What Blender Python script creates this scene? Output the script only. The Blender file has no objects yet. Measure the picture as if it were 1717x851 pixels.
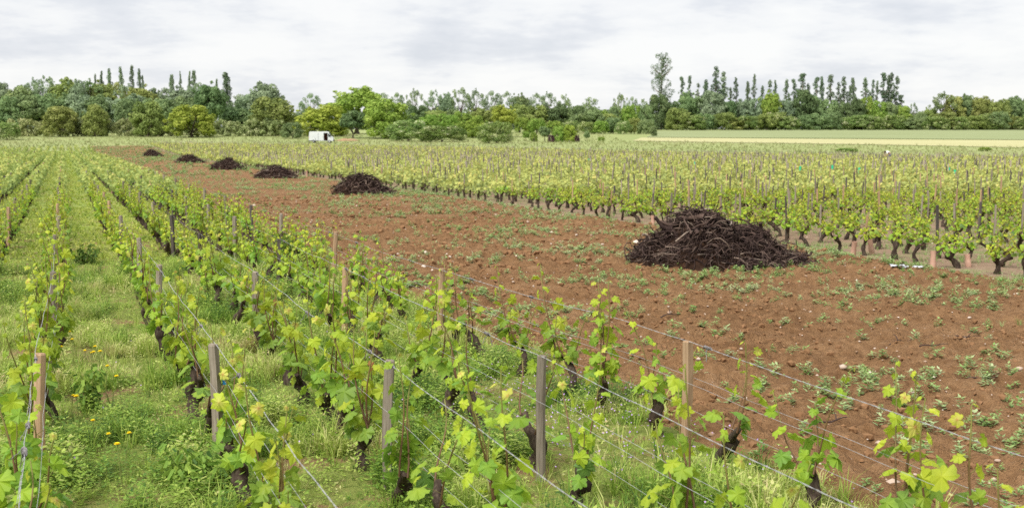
import bpy, math, random
import numpy as np
from mathutils import Vector, Matrix

random.seed(7)
RNG = np.random.default_rng(11)
scene = bpy.context.scene
COL = scene.collection

# ------------------------------------------------------------------ survey: how the photograph was measured
CAM_H = 2.4
FPX, PW, PH, HZ = 2000.0, 1717.0, 851.0, 235.0
PITCH = math.atan((PH / 2 - HZ) / FPX)
FW = np.array([0, math.cos(PITCH), -math.sin(PITCH)])
UP = np.array([0, math.sin(PITCH), math.cos(PITCH)])
TH = math.radians(20.56)                       # the rows run this far to the left of the view
RD = np.array([-math.sin(TH), math.cos(TH)])   # along a row
PD = np.array([math.cos(TH), math.sin(TH)])    # across the rows

_gy = np.arange(-60, 3200, 2.0)
_gz = np.interp(_gy, [-60, 165, 200, 240, 262, 300, 400, 700, 3200], [0, 0, .7, 1.75, 2.1, 3.45, 5.8, 9, 9])
_k = np.ones(15) / 15
_gz = np.convolve(np.pad(_gz, 7, mode='edge'), _k, mode='valid')


def gz(y):
    return np.interp(y, _gy, _gz)


def ray(px, py):
    return FW * FPX + np.array([1.0, 0, 0]) * (px - PW / 2) + UP * (PH / 2 - py)


def ground_at(px, py):
    d = ray(px, py)
    lo = 0.0
    for t in np.arange(4, 900, .5):
        q = d * (t / d[1])
        if q[2] + CAM_H < gz(t):
            return np.array([q[0], t, gz(t)])
    return np.array([q[0], t, gz(t)])


def at_depth(px, py, y):
    d = ray(px, py)
    q = d * (y / d[1])
    return np.array([q[0], y, q[2] + CAM_H])


def uvw(u, v):
    u = np.asarray(u, float); v = np.asarray(v, float)
    return u * PD[0] + v * RD[0], u * PD[1] + v * RD[1]


def uv_of(x, y):
    return x * PD[0] + y * PD[1], x * RD[0] + y * RD[1]


def in_view(x, y, margin=.06, low=-.22):
    """seen from about where the photographer stood, with room for a step aside"""
    x = np.asarray(x, float); y = np.asarray(y, float)
    dep = y * math.cos(PITCH) + (CAM_H) * math.sin(PITCH)
    half = PW / 2 / FPX + margin
    return (y > 4.6) & (np.abs(x) < half * dep + .8)


# ------------------------------------------------------------------ noise
def _hash(ix, iy, seed):
    n = (ix.astype(np.int64) * 374761393 + iy.astype(np.int64) * 668265263 + seed * 974634777) & 0x7fffffff
    n = ((n ^ (n >> 13)) * 1274126177) & 0x7fffffff
    return ((n ^ (n >> 16)) & 0xffff) / 65535.0


def vnoise(x, y, seed=0):
    x = np.asarray(x, float); y = np.asarray(y, float)
    ix = np.floor(x); iy = np.floor(y)
    fx = x - ix; fy = y - iy
    fx = fx * fx * (3 - 2 * fx); fy = fy * fy * (3 - 2 * fy)
    a = _hash(ix, iy, seed); b = _hash(ix + 1, iy, seed); c = _hash(ix, iy + 1, seed); d = _hash(ix + 1, iy + 1, seed)
    return (a * (1 - fx) + b * fx) * (1 - fy) + (c * (1 - fx) + d * fx) * fy


def fbm(x, y, seed=0, octaves=4):
    s = 0; a = .5; t = 0
    for o in range(octaves):
        s = s + a * vnoise(np.asarray(x) * 2 ** o, np.asarray(y) * 2 ** o, seed + o * 17); t += a; a *= .5
    return s / t


# ------------------------------------------------------------------ mesh building
class MB:
    def __init__(self):
        self.v = []; self.f = []; self.m = []; self.t = []; self.n = 0

    def add(self, V, F, mat=0, tint=.5):
        V = np.asarray(V, float).reshape(-1, 3); F = np.asarray(F, int)
        if len(V) == 0: return
        self.v.append(V); self.f.append(F + self.n)
        self.m.append(np.broadcast_to(np.asarray(mat, int), (len(F),)))
        self.t.append(np.broadcast_to(np.asarray(tint, float), (len(V),)))
        self.n += len(V)

    def mesh(self, name, mats, smooth=False):
        me = bpy.data.meshes.new(name)
        V = np.concatenate(self.v)
        loops = np.concatenate([f.ravel() for f in self.f])
        tot = np.concatenate([np.full(len(f), f.shape[1]) for f in self.f])
        start = np.concatenate([[0], np.cumsum(tot)[:-1]])
        me.vertices.add(len(V)); me.vertices.foreach_set('co', V.astype(np.float32).ravel())
        me.loops.add(len(loops)); me.loops.foreach_set('vertex_index', loops.astype(np.int32))
        me.polygons.add(len(tot))
        me.polygons.foreach_set('loop_start', start.astype(np.int32))
        me.polygons.foreach_set('loop_total', tot.astype(np.int32))
        me.polygons.foreach_set('material_index', np.concatenate(self.m).astype(np.int32))
        me.polygons.foreach_set('use_smooth', np.full(len(tot), smooth))
        me.update(calc_edges=True)
        at = me.attributes.new('tint', 'FLOAT', 'POINT')
        at.data.foreach_set('value', np.concatenate(self.t).astype(np.float32))
        for m in (mats if isinstance(mats, (list, tuple)) else [mats]):
            me.materials.append(m)
        me.validate()
        return me


def link(name, me, parent=None, loc=None, rz=0, scale=None):
    o = bpy.data.objects.new(name, me); COL.objects.link(o)
    if parent: o.parent = parent
    if loc is not None: o.location = [float(c) for c in loc]
    if rz: o.rotation_euler = (0, 0, rz)
    if scale is not None: o.scale = [float(c) for c in scale] if hasattr(scale, '__len__') else (scale,) * 3
    return o


def tag(o, label=None, cat=None, group=None, kind=None):
    if label: o['label'] = label
    if cat: o['category'] = cat
    if group: o['group'] = group
    if kind: o['kind'] = kind
    return o


def thing(name, loc, label, cat, group=None, rz=0, scale=None):
    return tag(link(name, None, None, loc, rz, scale), label, cat, group)


def scatter(V, F, pos, R, s):
    """copies of a small shape: V (k,3), F (m,c), pos (n,3), R (n,3,3), s (n,) or (n,3)"""
    n = len(pos); k = len(V)
    s = np.asarray(s, float)
    S = s[:, None, None] if s.ndim == 1 else s[:, None, :]
    W = np.einsum('nij,nkj->nki', R, np.broadcast_to(V, (n, k, 3)) * S) + pos[:, None, :]
    FF = (F[None] + (np.arange(n) * k)[:, None, None]).reshape(-1, F.shape[1])
    return W.reshape(-1, 3), FF


def rotz(a):
    a = np.asarray(a, float); c, s = np.cos(a), np.sin(a); R = np.zeros((len(a), 3, 3))
    R[:, 0, 0] = c; R[:, 0, 1] = -s; R[:, 1, 0] = s; R[:, 1, 1] = c; R[:, 2, 2] = 1
    return R


def unit(a):
    return a / np.maximum(np.linalg.norm(a, axis=-1, keepdims=True), 1e-9)


def frames(nrm, tip):
    """x across, y along the tip, z the normal"""
    n = unit(nrm); t = unit(tip - (tip * n).sum(-1, keepdims=True) * n); b = np.cross(t, n)
    return np.stack([b, t, n], axis=-1)


def tube(path, rad, sides=6, noise=0, rng=None, cap=True):
    P = np.asarray(path, float); n = len(P)
    rad = np.broadcast_to(np.asarray(rad, float), (n,))
    T = unit(np.gradient(P, axis=0))
    ref = np.array([0, 0, 1.0]) if abs(T[0, 2]) < .9 else np.array([1.0, 0, 0])
    X = unit(np.cross(ref, T[0])); fr = []
    for i in range(n):
        X = unit(X - (X @ T[i]) * T[i]); fr.append((X, np.cross(T[i], X)))
    a = np.arange(sides) * 2 * math.pi / sides
    V = np.zeros((n, sides, 3))
    for i in range(n):
        r = rad[i]
        rr = np.full(sides, r) if not noise else r * (1 + noise * rng.uniform(-1, 1, sides))
        V[i] = P[i] + (np.cos(a) * rr)[:, None] * fr[i][0] + (np.sin(a) * rr)[:, None] * fr[i][1]
    V = V.reshape(-1, 3)
    F = []
    for i in range(n - 1):
        for j in range(sides):
            k = (j + 1) % sides
            F.append((i * sides + j, i * sides + k, (i + 1) * sides + k, (i + 1) * sides + j))
    F = np.array(F)
    return V, F


def tube_into(mb, path, rad, sides=6, mat=0, tint=.5, noise=0, rng=None):
    V, F = tube(path, rad, sides, noise, rng)
    t = tint if np.ndim(tint) == 0 else np.repeat(tint, sides)
    mb.add(V, F, mat, t)
    n = len(path)
    P = np.asarray(path, float)
    for e, i in ((0, 0), (n - 1, n - 1)):                  # caps as fans
        ring = V[i * sides:(i + 1) * sides]
        C = ring.mean(0)
        VV = np.vstack([ring, C]); j = np.arange(sides); k = (j + 1) % sides
        FF = np.stack([k, j, np.full(sides, sides)], 1) if e == 0 else np.stack([j, k, np.full(sides, sides)], 1)
        mb.add(VV, FF, mat, tint if np.ndim(tint) == 0 else tint[i])


def box_into(mb, lo, hi, mat=0, tint=.5):
    x0, y0, z0 = lo; x1, y1, z1 = hi
    V = [(x0, y0, z0), (x1, y0, z0), (x1, y1, z0), (x0, y1, z0), (x0, y0, z1), (x1, y0, z1), (x1, y1, z1), (x0, y1, z1)]
    F = [(0, 3, 2, 1), (4, 5, 6, 7), (0, 1, 5, 4), (1, 2, 6, 5), (2, 3, 7, 6), (3, 0, 4, 7)]
    mb.add(V, F, mat, tint)


# ------------------------------------------------------------------ materials
def new_mat(name):
    m = bpy.data.materials.new(name); m.use_nodes = True
    nt = m.node_tree; nt.nodes.clear()
    out = nt.nodes.new('ShaderNodeOutputMaterial')
    return m, nt, out


def N(nt, kind, **kw):
    n = nt.nodes.new(kind)
    for k, v in kw.items(): setattr(n, k, v)
    return n


def ramp(nt, fac, stops):
    r = N(nt, 'ShaderNodeValToRGB')
    el = r.color_ramp.elements
    while len(el) < len(stops): el.new(.5)
    for e, (p, c) in zip(el, stops):
        e.position = p; e.color = (*c, 1)
    nt.links.new(fac, r.inputs[0])
    return r.outputs[0]


def noise_node(nt, scale, detail=4, rough=.6, coord=None, vec=None, dim=None):
    n = N(nt, 'ShaderNodeTexNoise'); n.inputs['Scale'].default_value = scale
    n.inputs['Detail'].default_value = detail; n.inputs['Roughness'].default_value = rough
    if vec is not None: nt.links.new(vec, n.inputs['Vector'])
    return n.outputs['Fac']


def math_node(nt, op, a, b=None, clamp=False):
    n = N(nt, 'ShaderNodeMath', operation=op); n.use_clamp = clamp
    for i, v in enumerate((a, b)):
        if v is None: continue
        if isinstance(v, (int, float)): n.inputs[i].default_value = v
        else: nt.links.new(v, n.inputs[i])
    return n.outputs[0]


def mix_col(nt, fac, a, b, mode='MIX'):
    n = N(nt, 'ShaderNodeMix', data_type='RGBA', blend_type=mode)
    for s, v in ((n.inputs[0], fac), (n.inputs[6], a), (n.inputs[7], b)):
        if isinstance(v, (int, float)): s.default_value = v
        elif isinstance(v, tuple): s.default_value = (*v, 1)
        else: nt.links.new(v, s)
    return n.outputs[2]


def leaf_mat(name, stops, trans=.35, rough=.5, spec=.35, objrand=.18, noise_scale=None, noise_amt=.3):
    """foliage: the tint of each leaf runs along STOPS, each plant a little lighter or darker than the next"""
    m, nt, out = new_mat(name)
    a = N(nt, 'ShaderNodeAttribute', attribute_name='tint').outputs['Fac']
    c = ramp(nt, a, stops)
    oi = N(nt, 'ShaderNodeObjectInfo').outputs['Random']
    hs = N(nt, 'ShaderNodeHueSaturation')
    v = math_node(nt, 'ADD', math_node(nt, 'MULTIPLY', oi, 2 * objrand), 1 - objrand)
    nt.links.new(v, hs.inputs['Value']); nt.links.new(c, hs.inputs['Color'])
    h = math_node(nt, 'ADD', math_node(nt, 'MULTIPLY', math_node(nt, 'FRACT', math_node(nt, 'MULTIPLY', oi, 7.31)), .03), .485)
    nt.links.new(h, hs.inputs['Hue'])
    c = hs.outputs[0]
    p = N(nt, 'ShaderNodeBsdfPrincipled'); p.inputs['Roughness'].default_value = rough
    p.inputs['Specular IOR Level'].default_value = spec
    nt.links.new(c, p.inputs['Base Color'])
    t = N(nt, 'ShaderNodeBsdfTranslucent')
    tc = mix_col(nt, .55, c, (.75, .85, .12), 'MULTIPLY') if trans > .3 else c
    nt.links.new(c, t.inputs['Color'])
    mx = N(nt, 'ShaderNodeMixShader'); mx.inputs[0].default_value = trans
    nt.links.new(p.outputs[0], mx.inputs[1]); nt.links.new(t.outputs[0], mx.inputs[2])
    nt.links.new(mx.outputs[0], out.inputs['Surface'])
    return m


def solid_mat(name, stops, scale=(8, 8, 8), detail=5, rough=.8, spec=.25, bump=0, bscale=None, use_tint=False, objrand=0, metallic=0):
    """a surface mottled by noise in the object's own coordinates"""
    m, nt, out = new_mat(name)
    tc = N(nt, 'ShaderNodeTexCoord').outputs['Object']
    mp = N(nt, 'ShaderNodeMapping'); mp.inputs['Scale'].default_value = scale
    nt.links.new(tc, mp.inputs['Vector'])
    if objrand:
        oi = N(nt, 'ShaderNodeObjectInfo').outputs['Random']
        cm = N(nt, 'ShaderNodeCombineXYZ')
        for i in range(3): nt.links.new(math_node(nt, 'MULTIPLY', oi, 37.0 + 11 * i), cm.inputs[i])
        nt.links.new(cm.outputs[0], mp.inputs['Location'])
    f = noise_node(nt, 1, detail, .65, vec=mp.outputs[0])
    if use_tint:
        a = N(nt, 'ShaderNodeAttribute', attribute_name='tint').outputs['Fac']
        f = math_node(nt, 'ADD', math_node(nt, 'MULTIPLY', f, .5), math_node(nt, 'SUBTRACT', a, .25), True)
    c = ramp(nt, f, stops)
    if objrand:
        hs = N(nt, 'ShaderNodeHueSaturation')
        nt.links.new(math_node(nt, 'ADD', math_node(nt, 'MULTIPLY', oi, 2 * objrand), 1 - objrand), hs.inputs['Value'])
        nt.links.new(c, hs.inputs['Color']); c = hs.outputs[0]
    p = N(nt, 'ShaderNodeBsdfPrincipled'); p.inputs['Roughness'].default_value = rough
    p.inputs['Specular IOR Level'].default_value = spec; p.inputs['Metallic'].default_value = metallic
    nt.links.new(c, p.inputs['Base Color'])
    if bump:
        b = N(nt, 'ShaderNodeBump'); b.inputs['Strength'].default_value = bump; b.inputs['Distance'].default_value = .01
        nt.links.new(f, b.inputs['Height']); nt.links.new(b.outputs[0], p.inputs['Normal'])
    nt.links.new(p.outputs[0], out.inputs['Surface'])
    return m


def ground_mat(name, stops, s1=.6, s2=9.0, w=.5, bump=.6, bdist=.03, patch=None, patch_scale=.25, patch_lo=.5, patch_hi=.62, stretch=None):
    m, nt, out = new_mat(name)
    tc = N(nt, 'ShaderNodeTexCoord').outputs['Object']
    if stretch:
        mp = N(nt, 'ShaderNodeMapping'); mp.inputs['Scale'].default_value = stretch
        nt.links.new(tc, mp.inputs['Vector']); tc = mp.outputs[0]
    a = noise_node(nt, s1, 5, .6, vec=tc); b = noise_node(nt, s2, 6, .7, vec=tc)
    f = math_node(nt, 'ADD', math_node(nt, 'MULTIPLY', a, 1 - w), math_node(nt, 'MULTIPLY', b, w))
    c = ramp(nt, f, stops)
    if patch:
        n = noise_node(nt, patch_scale, 6, .7, vec=tc)
        mr = N(nt, 'ShaderNodeMapRange'); mr.inputs[1].default_value = patch_lo; mr.inputs[2].default_value = patch_hi
        nt.links.new(n, mr.inputs[0])
        c = mix_col(nt, mr.outputs[0], c, patch)
    p = N(nt, 'ShaderNodeBsdfPrincipled'); p.inputs['Roughness'].default_value = .95
    p.inputs['Specular IOR Level'].default_value = .1
    nt.links.new(c, p.inputs['Base Color'])
    bp = N(nt, 'ShaderNodeBump'); bp.inputs['Strength'].default_value = bump; bp.inputs['Distance'].default_value = bdist
    nt.links.new(math_node(nt, 'ADD', b, noise_node(nt, s2 * 5, 3, .7, vec=tc)), bp.inputs['Height'])
    nt.links.new(bp.outputs[0], p.inputs['Normal'])
    nt.links.new(p.outputs[0], out.inputs['Surface'])
    return m


M = {}
M['vine_leaf'] = leaf_mat('vine leaf', [(0, (.13, .22, .06)), (.3, (.21, .35, .05)), (.6, (.34, .46, .04)), (.88, (.47, .54, .045)), (.97, (.55, .52, .12)), (1, (.50, .26, .09))], .42, .5, .25)
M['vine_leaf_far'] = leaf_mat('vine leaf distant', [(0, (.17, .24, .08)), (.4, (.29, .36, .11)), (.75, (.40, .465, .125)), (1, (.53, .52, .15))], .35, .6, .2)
M['cane'] = solid_mat('cane', [(0, (.10, .05, .03)), (.5, (.16, .09, .04)), (1, (.24, .28, .06))], (30, 30, 30), 2, .6, .3, 0, use_tint=True)
M['bark'] = solid_mat('vine bark', [(.2, (.018, .012, .009)), (.5, (.055, .038, .028)), (.68, (.11, .085, .06)), (.8, (.10, .10, .04))], (40, 40, 12), 6, .9, .15, .9, objrand=.2)
M['post_grey'] = solid_mat('weathered grey wood', [(.2, (.08, .062, .045)), (.42, (.20, .165, .125)), (.6, (.27, .23, .18)), (.8, (.37, .33, .27))], (60, 60, 4), 6, .9, .15, .5, objrand=.25)
M['post_pale'] = solid_mat('pale new wood', [(.2, (.22, .13, .07)), (.5, (.38, .25, .15)), (.8, (.46, .33, .21))], (50, 50, 3), 6, .85, .15, .4, objrand=.15)
M['post_dark'] = solid_mat('dark wet wood', [(.2, (.03, .025, .022)), (.5, (.09, .075, .065)), (.8, (.16, .14, .12))], (60, 60, 4), 6, .9, .15, .5, objrand=.25)
M['stake_mix'] = solid_mat('stake wood', [(0, (.07, .06, .05)), (.5, (.25, .22, .185)), (1, (.48, .40, .31))], (20, 20, 4), 4, .9, .1, 0, use_tint=True)
M['wire'] = solid_mat('galvanised wire', [(.3, (.26, .26, .27)), (.7, (.46, .46, .46))], (20, 20, 20), 3, .55, .5, 0)
M['tendril'] = solid_mat('old tendrils', [(.3, (.10, .09, .09)), (.7, (.30, .28, .28))], (30, 30, 30), 4, .9, .1, 0)
M['blue_clip'] = solid_mat('blue plastic', [(.3, (.02, .22, .55)), (.7, (.03, .28, .62))], (5, 5, 5), 1, .4, .5)
M['grass'] = leaf_mat('grass', [(0, (.07, .14, .03)), (.2, (.18, .30, .045)), (.45, (.35, .46, .075)), (.68, (.51, .56, .15)), (.86, (.62, .59, .27)), (1, (.50, .39, .21))], .35, .6, .2, 0)
M['weed'] = leaf_mat('weeds', [(0, (.17, .30, .06)), (.5, (.31, .42, .14)), (1, (.47, .53, .29))], .25, .6, .25, .1)
M['meadow'] = leaf_mat('meadow grass', [(0, (.13, .19, .06)), (.5, (.28, .325, .125)), (1, (.45, .43, .25))], .3, .7, .15, 0)
M['flower_purple'] = solid_mat('purple petal', [(.3, (.42, .25, .55)), (.7, (.55, .38, .66))], (5, 5, 5), 1, .7, .2)
M['flower_yellow'] = solid_mat('yellow petal', [(.3, (.80, .60, .01)), (.7, (.85, .68, .02))], (5, 5, 5), 1, .7, .2)
M['stem_green'] = solid_mat('green stem', [(.3, (.16, .20, .05)), (.7, (.24, .28, .08))], (9, 9, 9), 2, .7, .2)
M['soil'] = ground_mat('bare soil', [(.25, (.085, .043, .019)), (.40, (.19, .101, .046)), (.54, (.28, .158, .076)), (.68, (.37, .225, .120)), (.85, (.46, .30, .18))], .5, 7, .6, 1.0, .06)
M['clod'] = solid_mat('soil clod', [(.2, (.115, .06, .028)), (.55, (.235, .130, .065)), (.85, (.35, .21, .12))], (15, 15, 15), 5, .95, .05, .6, objrand=0)
M['vsoil'] = ground_mat('vineyard soil', [(.25, (.14, .09, .055)), (.5, (.26, .18, .12)), (.8, (.37, .28, .20))], .5, 6, .5, .7, .03, patch=(.17, .20, .07), patch_scale=.5, patch_lo=.52, patch_hi=.66)
M['lawn'] = ground_mat('grassy ground', [(.25, (.12, .16, .04)), (.5, (.24, .31, .07)), (.75, (.40, .42, .14))], .7, 8, .5, .7, .04, patch=(.27, .17, .095), patch_scale=1.1, patch_lo=.54, patch_hi=.64)
M['ground'] = ground_mat('meadow ground', [(.25, (.17, .22, .075)), (.5, (.28, .32, .125)), (.75, (.39, .39, .20))], .05, 1.2, .5, .4, .1)
M['cream'] = ground_mat('ripe crop', [(.25, (.34, .34, .16)), (.5, (.43, .41, .21)), (.75, (.51, .485, .29))], .05, .9, .5, .3, .1, stretch=(.35, 2.2, 1))
M['crop'] = ground_mat('green crop', [(.25, (.20, .235, .105)), (.5, (.255, .29, .14)), (.75, (.31, .34, .185))], .05, .9, .4, .3, .1, stretch=(.35, 2.2, 1))
M['dirt'] = ground_mat('orange dirt', [(.25, (.28, .17, .09)), (.75, (.40, .27, .16))], .5, 3, .5, .4, .1)
M['stone'] = solid_mat('pale stone', [(.2, (.28, .18, .11)), (.5, (.42, .31, .23)), (.9, (.62, .53, .45))], (25, 25, 25), 4, .9, .15, .3, use_tint=True)
M['brush'] = solid_mat('dead vine wood', [(0, (.014, .009, .008)), (.4, (.045, .028, .024)), (.65, (.10, .066, .052)), (.85, (.20, .15, .115)), (1, (.38, .31, .25))], (25, 25, 25), 5, .9, .15, .5, use_tint=True)
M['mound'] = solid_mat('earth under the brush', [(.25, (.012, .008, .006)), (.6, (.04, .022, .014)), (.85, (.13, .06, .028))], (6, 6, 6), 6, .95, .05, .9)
M['sleeve'] = solid_mat('salmon tube', [(.3, (.40, .235, .165)), (.7, (.48, .30, .22))], (8, 8, 8), 3, .7, .2)
M['sleeve_green'] = solid_mat('green tube', [(.3, (.02, .42, .20)), (.7, (.04, .52, .26))], (8, 8, 8), 2, .6, .3)
M['white_scrap'] = solid_mat('white plastic', [(.3, (.44, .45, .48)), (.7, (.55, .56, .58))], (8, 8, 8), 2, .5, .4)

# trees
M['tree_bark'] = solid_mat('tree bark', [(.3, (.05, .04, .03)), (.7, (.15, .12, .09))], (2, 2, .6), 4, .9, .1, 0, objrand=.2)
M['poplar_bark'] = solid_mat('poplar bark', [(.3, (.16, .14, .11)), (.7, (.30, .27, .23))], (2, 2, .6), 4, .9, .1, 0, objrand=.2)
LEAFCOL = {
    'dark': [(0, (.075, .12, .05)), (.6, (.13, .195, .08)), (1, (.20, .265, .12))],
    'mid': [(0, (.115, .17, .07)), (.6, (.20, .275, .115)), (1, (.29, .36, .16))],
    'grey': [(0, (.135, .185, .11)), (.6, (.22, .285, .165)), (1, (.31, .375, .23))],
    'olive': [(0, (.14, .18, .05)), (.6, (.25, .295, .085)), (1, (.36, .39, .14))],
    'bright': [(0, (.16, .215, .035)), (.6, (.29, .345, .055)), (1, (.42, .455, .10))],
    'fresh': [(0, (.12, .20, .035)), (.6, (.22, .32, .06)), (1, (.35, .43, .11))],
    'poplar': [(0, (.09, .135, .08)), (.6, (.15, .205, .12)), (1, (.22, .28, .17))],
    'shrub': [(0, (.10, .16, .045)), (.5, (.205, .285, .08)), (.78, (.33, .385, .15)), (1, (.56, .55, .38))],
    'hedge': [(0, (.13, .17, .06)), (.6, (.25, .285, .11)), (1, (.44, .44, .24))],
    'purple': [(0, (.05, .025, .04)), (1, (.13, .06, .08))],
}
for k, st in LEAFCOL.items():
    M['leaf_' + k] = leaf_mat('foliage ' + k, [(p, tuple(min(.7, q * 1.22) for q in c)) for p, c in st], .30, .7, .12, .13)

# ------------------------------------------------------------------ the ground
def sheet(name, U, V, zfun, mat, uvspace=True, smooth=True):
    U, V = np.asarray(U, float), np.asarray(V, float)
    A, B = np.meshgrid(U, V)
    if uvspace: X, Y = uvw(A, B)
    else: X, Y = A, B
    Z = zfun(A, B, X, Y)
    n, m = len(U), len(V)
    i = np.arange((m - 1) * (n - 1)); r = i // (n - 1); c = i % (n - 1)
    F = np.stack([r * n + c, r * n + c + 1, (r + 1) * n + c + 1, (r + 1) * n + c], 1)
    mb = MB(); mb.add(np.stack([X, Y, Z], -1).reshape(-1, 3), F)
    return tag(link(name, mb.mesh(name, mat, smooth)), kind='structure')


ys = np.concatenate([np.arange(-40, 160, 8), np.arange(160, 460, 3), np.arange(460, 760, 20), [900, 1400, 2200, 3100]])
xs = np.concatenate([[-2400, -1200, -600], np.arange(-400, 401, 20), [600, 1200, 2400]])
sheet('ground', xs, ys, lambda a, b, X, Y: gz(Y) - .03, M['ground'], False)

V_END_LEFT = 212.0


def v_end_right(u):
    """where the right-hand block of vines ends, along the row"""
    x0 = np.interp(u, [15, 44, 68, 90, 97, 120], [235, 213, 182, 134, 114, 70])
    return x0


def lawn_z(a, b, X, Y):
    return gz(Y) + .004 + .05 * (fbm(a * 1.3, b * 1.3, 5, 3) - .5) * (b < 60) * np.clip((4.9 - a) / .6, 0, 1)


M['lawn_near'] = ground_mat('ground under the grass', [(.25, (.11, .14, .035)), (.45, (.20, .245, .055)), (.6, (.29, .32, .085)), (.78, (.40, .38, .16))], 1.1, 12, .6, .8, .05, patch=(.27, .165, .09), patch_scale=1.1, patch_lo=.50, patch_hi=.60)
sheet('grassy_ground', np.concatenate([np.arange(-16, -6, 1), np.arange(-6, 5.31, .16)]), np.arange(1, 34.01, .2), lawn_z, M['lawn_near'])
sheet('grassy_ground.001', np.concatenate([np.arange(-70, -6, 4), np.arange(-6, 5.31, .4)]),
      np.concatenate([np.arange(34, 90, 1), np.arange(90, V_END_LEFT + 1, 3)]), lawn_z, M['lawn'])


def soil_h(a, b):
    big = fbm(a * .8, b * .8, 21, 3) - .5
    mid = np.abs(fbm(a * 3.1, b * 2.6, 22, 3) - .5)
    clod = np.clip(vnoise(a * 7, b * 7, 23) - .55, 0, 1) * np.clip(fbm(a * 1.1, b * 1.1, 25, 2) * 1.6 - .35, 0, 1)
    fine = vnoise(a * 17, b * 17, 24) - .5
    fine2 = np.abs(fbm(a * 9, b * 9, 26, 2) - .5)
    till = .022 * np.sin(a * 2 * math.pi / .62 + 2.2 * fbm(a * .3, b * .25, 28, 2)) * np.clip(fbm(a * .4, b * .3, 29, 2) * 2.2 - .6, 0, 1)
    return till + .13 * big + .22 * mid + .26 * clod + .05 * fine - .14 * fine2


def soil_z(a, b, X, Y):
    edge = np.clip(np.minimum(a - 4.55, 15.35 - a) / .5, 0, 1)
    near = np.clip((75 - b) / 40, .35, 1)
    return gz(Y) - .02 + edge * (.075 + soil_h(a, b) * near)


sheet('bare_soil', np.arange(4.55, 15.36, .055), np.arange(4, 34, .055), soil_z, M['soil'])
sheet('bare_soil.001', np.arange(4.55, 15.36, .18), np.concatenate([np.arange(33.98, 80, .3), np.arange(80, 236, 1.5)]), soil_z, M['soil'])


def ground_z(u, v):
    x, y = uvw(u, v)
    return soil_z(np.asarray(u, float), np.asarray(v, float), x, y)


def vsoil_z(a, b, X, Y):
    return gz(Y) + .012 + .05 * (fbm(a * 1.5, b * 1.5, 31, 3) - .3) * (b < 70) * np.clip((a - 15.0) / .5, 0, 1)


VS = sheet('vineyard_soil', np.concatenate([np.arange(14.9, 40, .3), np.arange(40, 170, 4)]),
      np.concatenate([np.arange(2, 60, .3), np.arange(60, 232, 3)]), vsoil_z, M['vsoil'])


import bmesh as _bm
_b = _bm.new(); _b.from_mesh(VS.data)
_del = []
for _f in _b.faces:
    _c = _f.calc_center_median(); _u, _v = uv_of(_c.x, _c.y)
    if _v > v_end_right(_u) + 1.5: _del.append(_f)
_bm.ops.delete(_b, geom=_del, context='FACES'); _b.to_mesh(VS.data); _b.free()


def field(name, corners, mat, off):
    P = [ground_at(*c) for c in corners]                   # near-left, near-right, far-right, far-left
    s = np.linspace(0, 1, 40); t = np.linspace(0, 1, 24)
    S, T = np.meshgrid(s, t)
    A = (P[0][:, None, None] * (1 - S) + P[1][:, None, None] * S) * (1 - T) + (P[3][:, None, None] * (1 - S) + P[2][:, None, None] * S) * T
    X, Y = A[0], A[1]
    wob = 1.6 * (fbm(X * .06, Y * .06, 41, 3) - .5) * ((T < .02) | (T > .98))
    Y = Y + wob
    mb = MB(); n, m = 40, 24
    i = np.arange((m - 1) * (n - 1)); r = i // (n - 1); c = i % (n - 1)
    mb.add(np.stack([X, Y, gz(Y) + off], -1).reshape(-1, 3), np.stack([r * n + c, r * n + c + 1, (r + 1) * n + c + 1, (r + 1) * n + c], 1))
    return tag(link(name, mb.mesh(name, mat, True)), kind='structure')


field('ripe_field', [(1060, 236.5), (1900, 251), (1900, 236.5), (1075, 231)], M['cream'], .05)
field('green_field', [(1085, 230.2), (1900, 235.6), (1900, 217.6), (1105, 219.5)], M['crop'], .06)

# ------------------------------------------------------------------ leaves
half = [(.0, .06), (.12, -.08), (.27, -.14), (.41, -.03), (.38, .09), (.50, .19), (.57, .37), (.44, .43), (.34, .43), (.37, .58), (.30, .71), (.17, .68), (.12, .80), (0, .97)]
out_pts = half + [(-x, y) for x, y in reversed(half[1:-1])]
LV = [(0, .30, .06)] + [(x, y, -.26 * abs(x) - .45 * max(0, y - .45) ** 1.5 + .055 * math.sin(11 * x + 6 * y) + .03 * math.sin(23 * y)) for x, y in out_pts]
LEAF_V = np.array(LV) - np.array([0, .0, 0])
k = len(out_pts)
LEAF_F = np.array([(0, 1 + (j + 1) % k, 1 + j) for j in range(k)])[:, ::-1]
MID_V = np.array([(0, 0, 0), (.46, .10, -.10), (.36, .52, -.12), (0, .88, -.06), (-.36, .52, -.12), (-.46, .10, -.10), (0, .4, .03)])
MID_F = np.array([(6, 0, 1), (6, 1, 2), (6, 2, 3), (6, 3, 4), (6, 4, 5), (6, 5, 0)])
QUAD_V = np.array([(-.42, 0, 0), (.42, .04, -.04), (.36, .82, -.06), (-.38, .78, .02)])
QUAD_F = np.array([(0, 1, 2, 3)])


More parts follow.
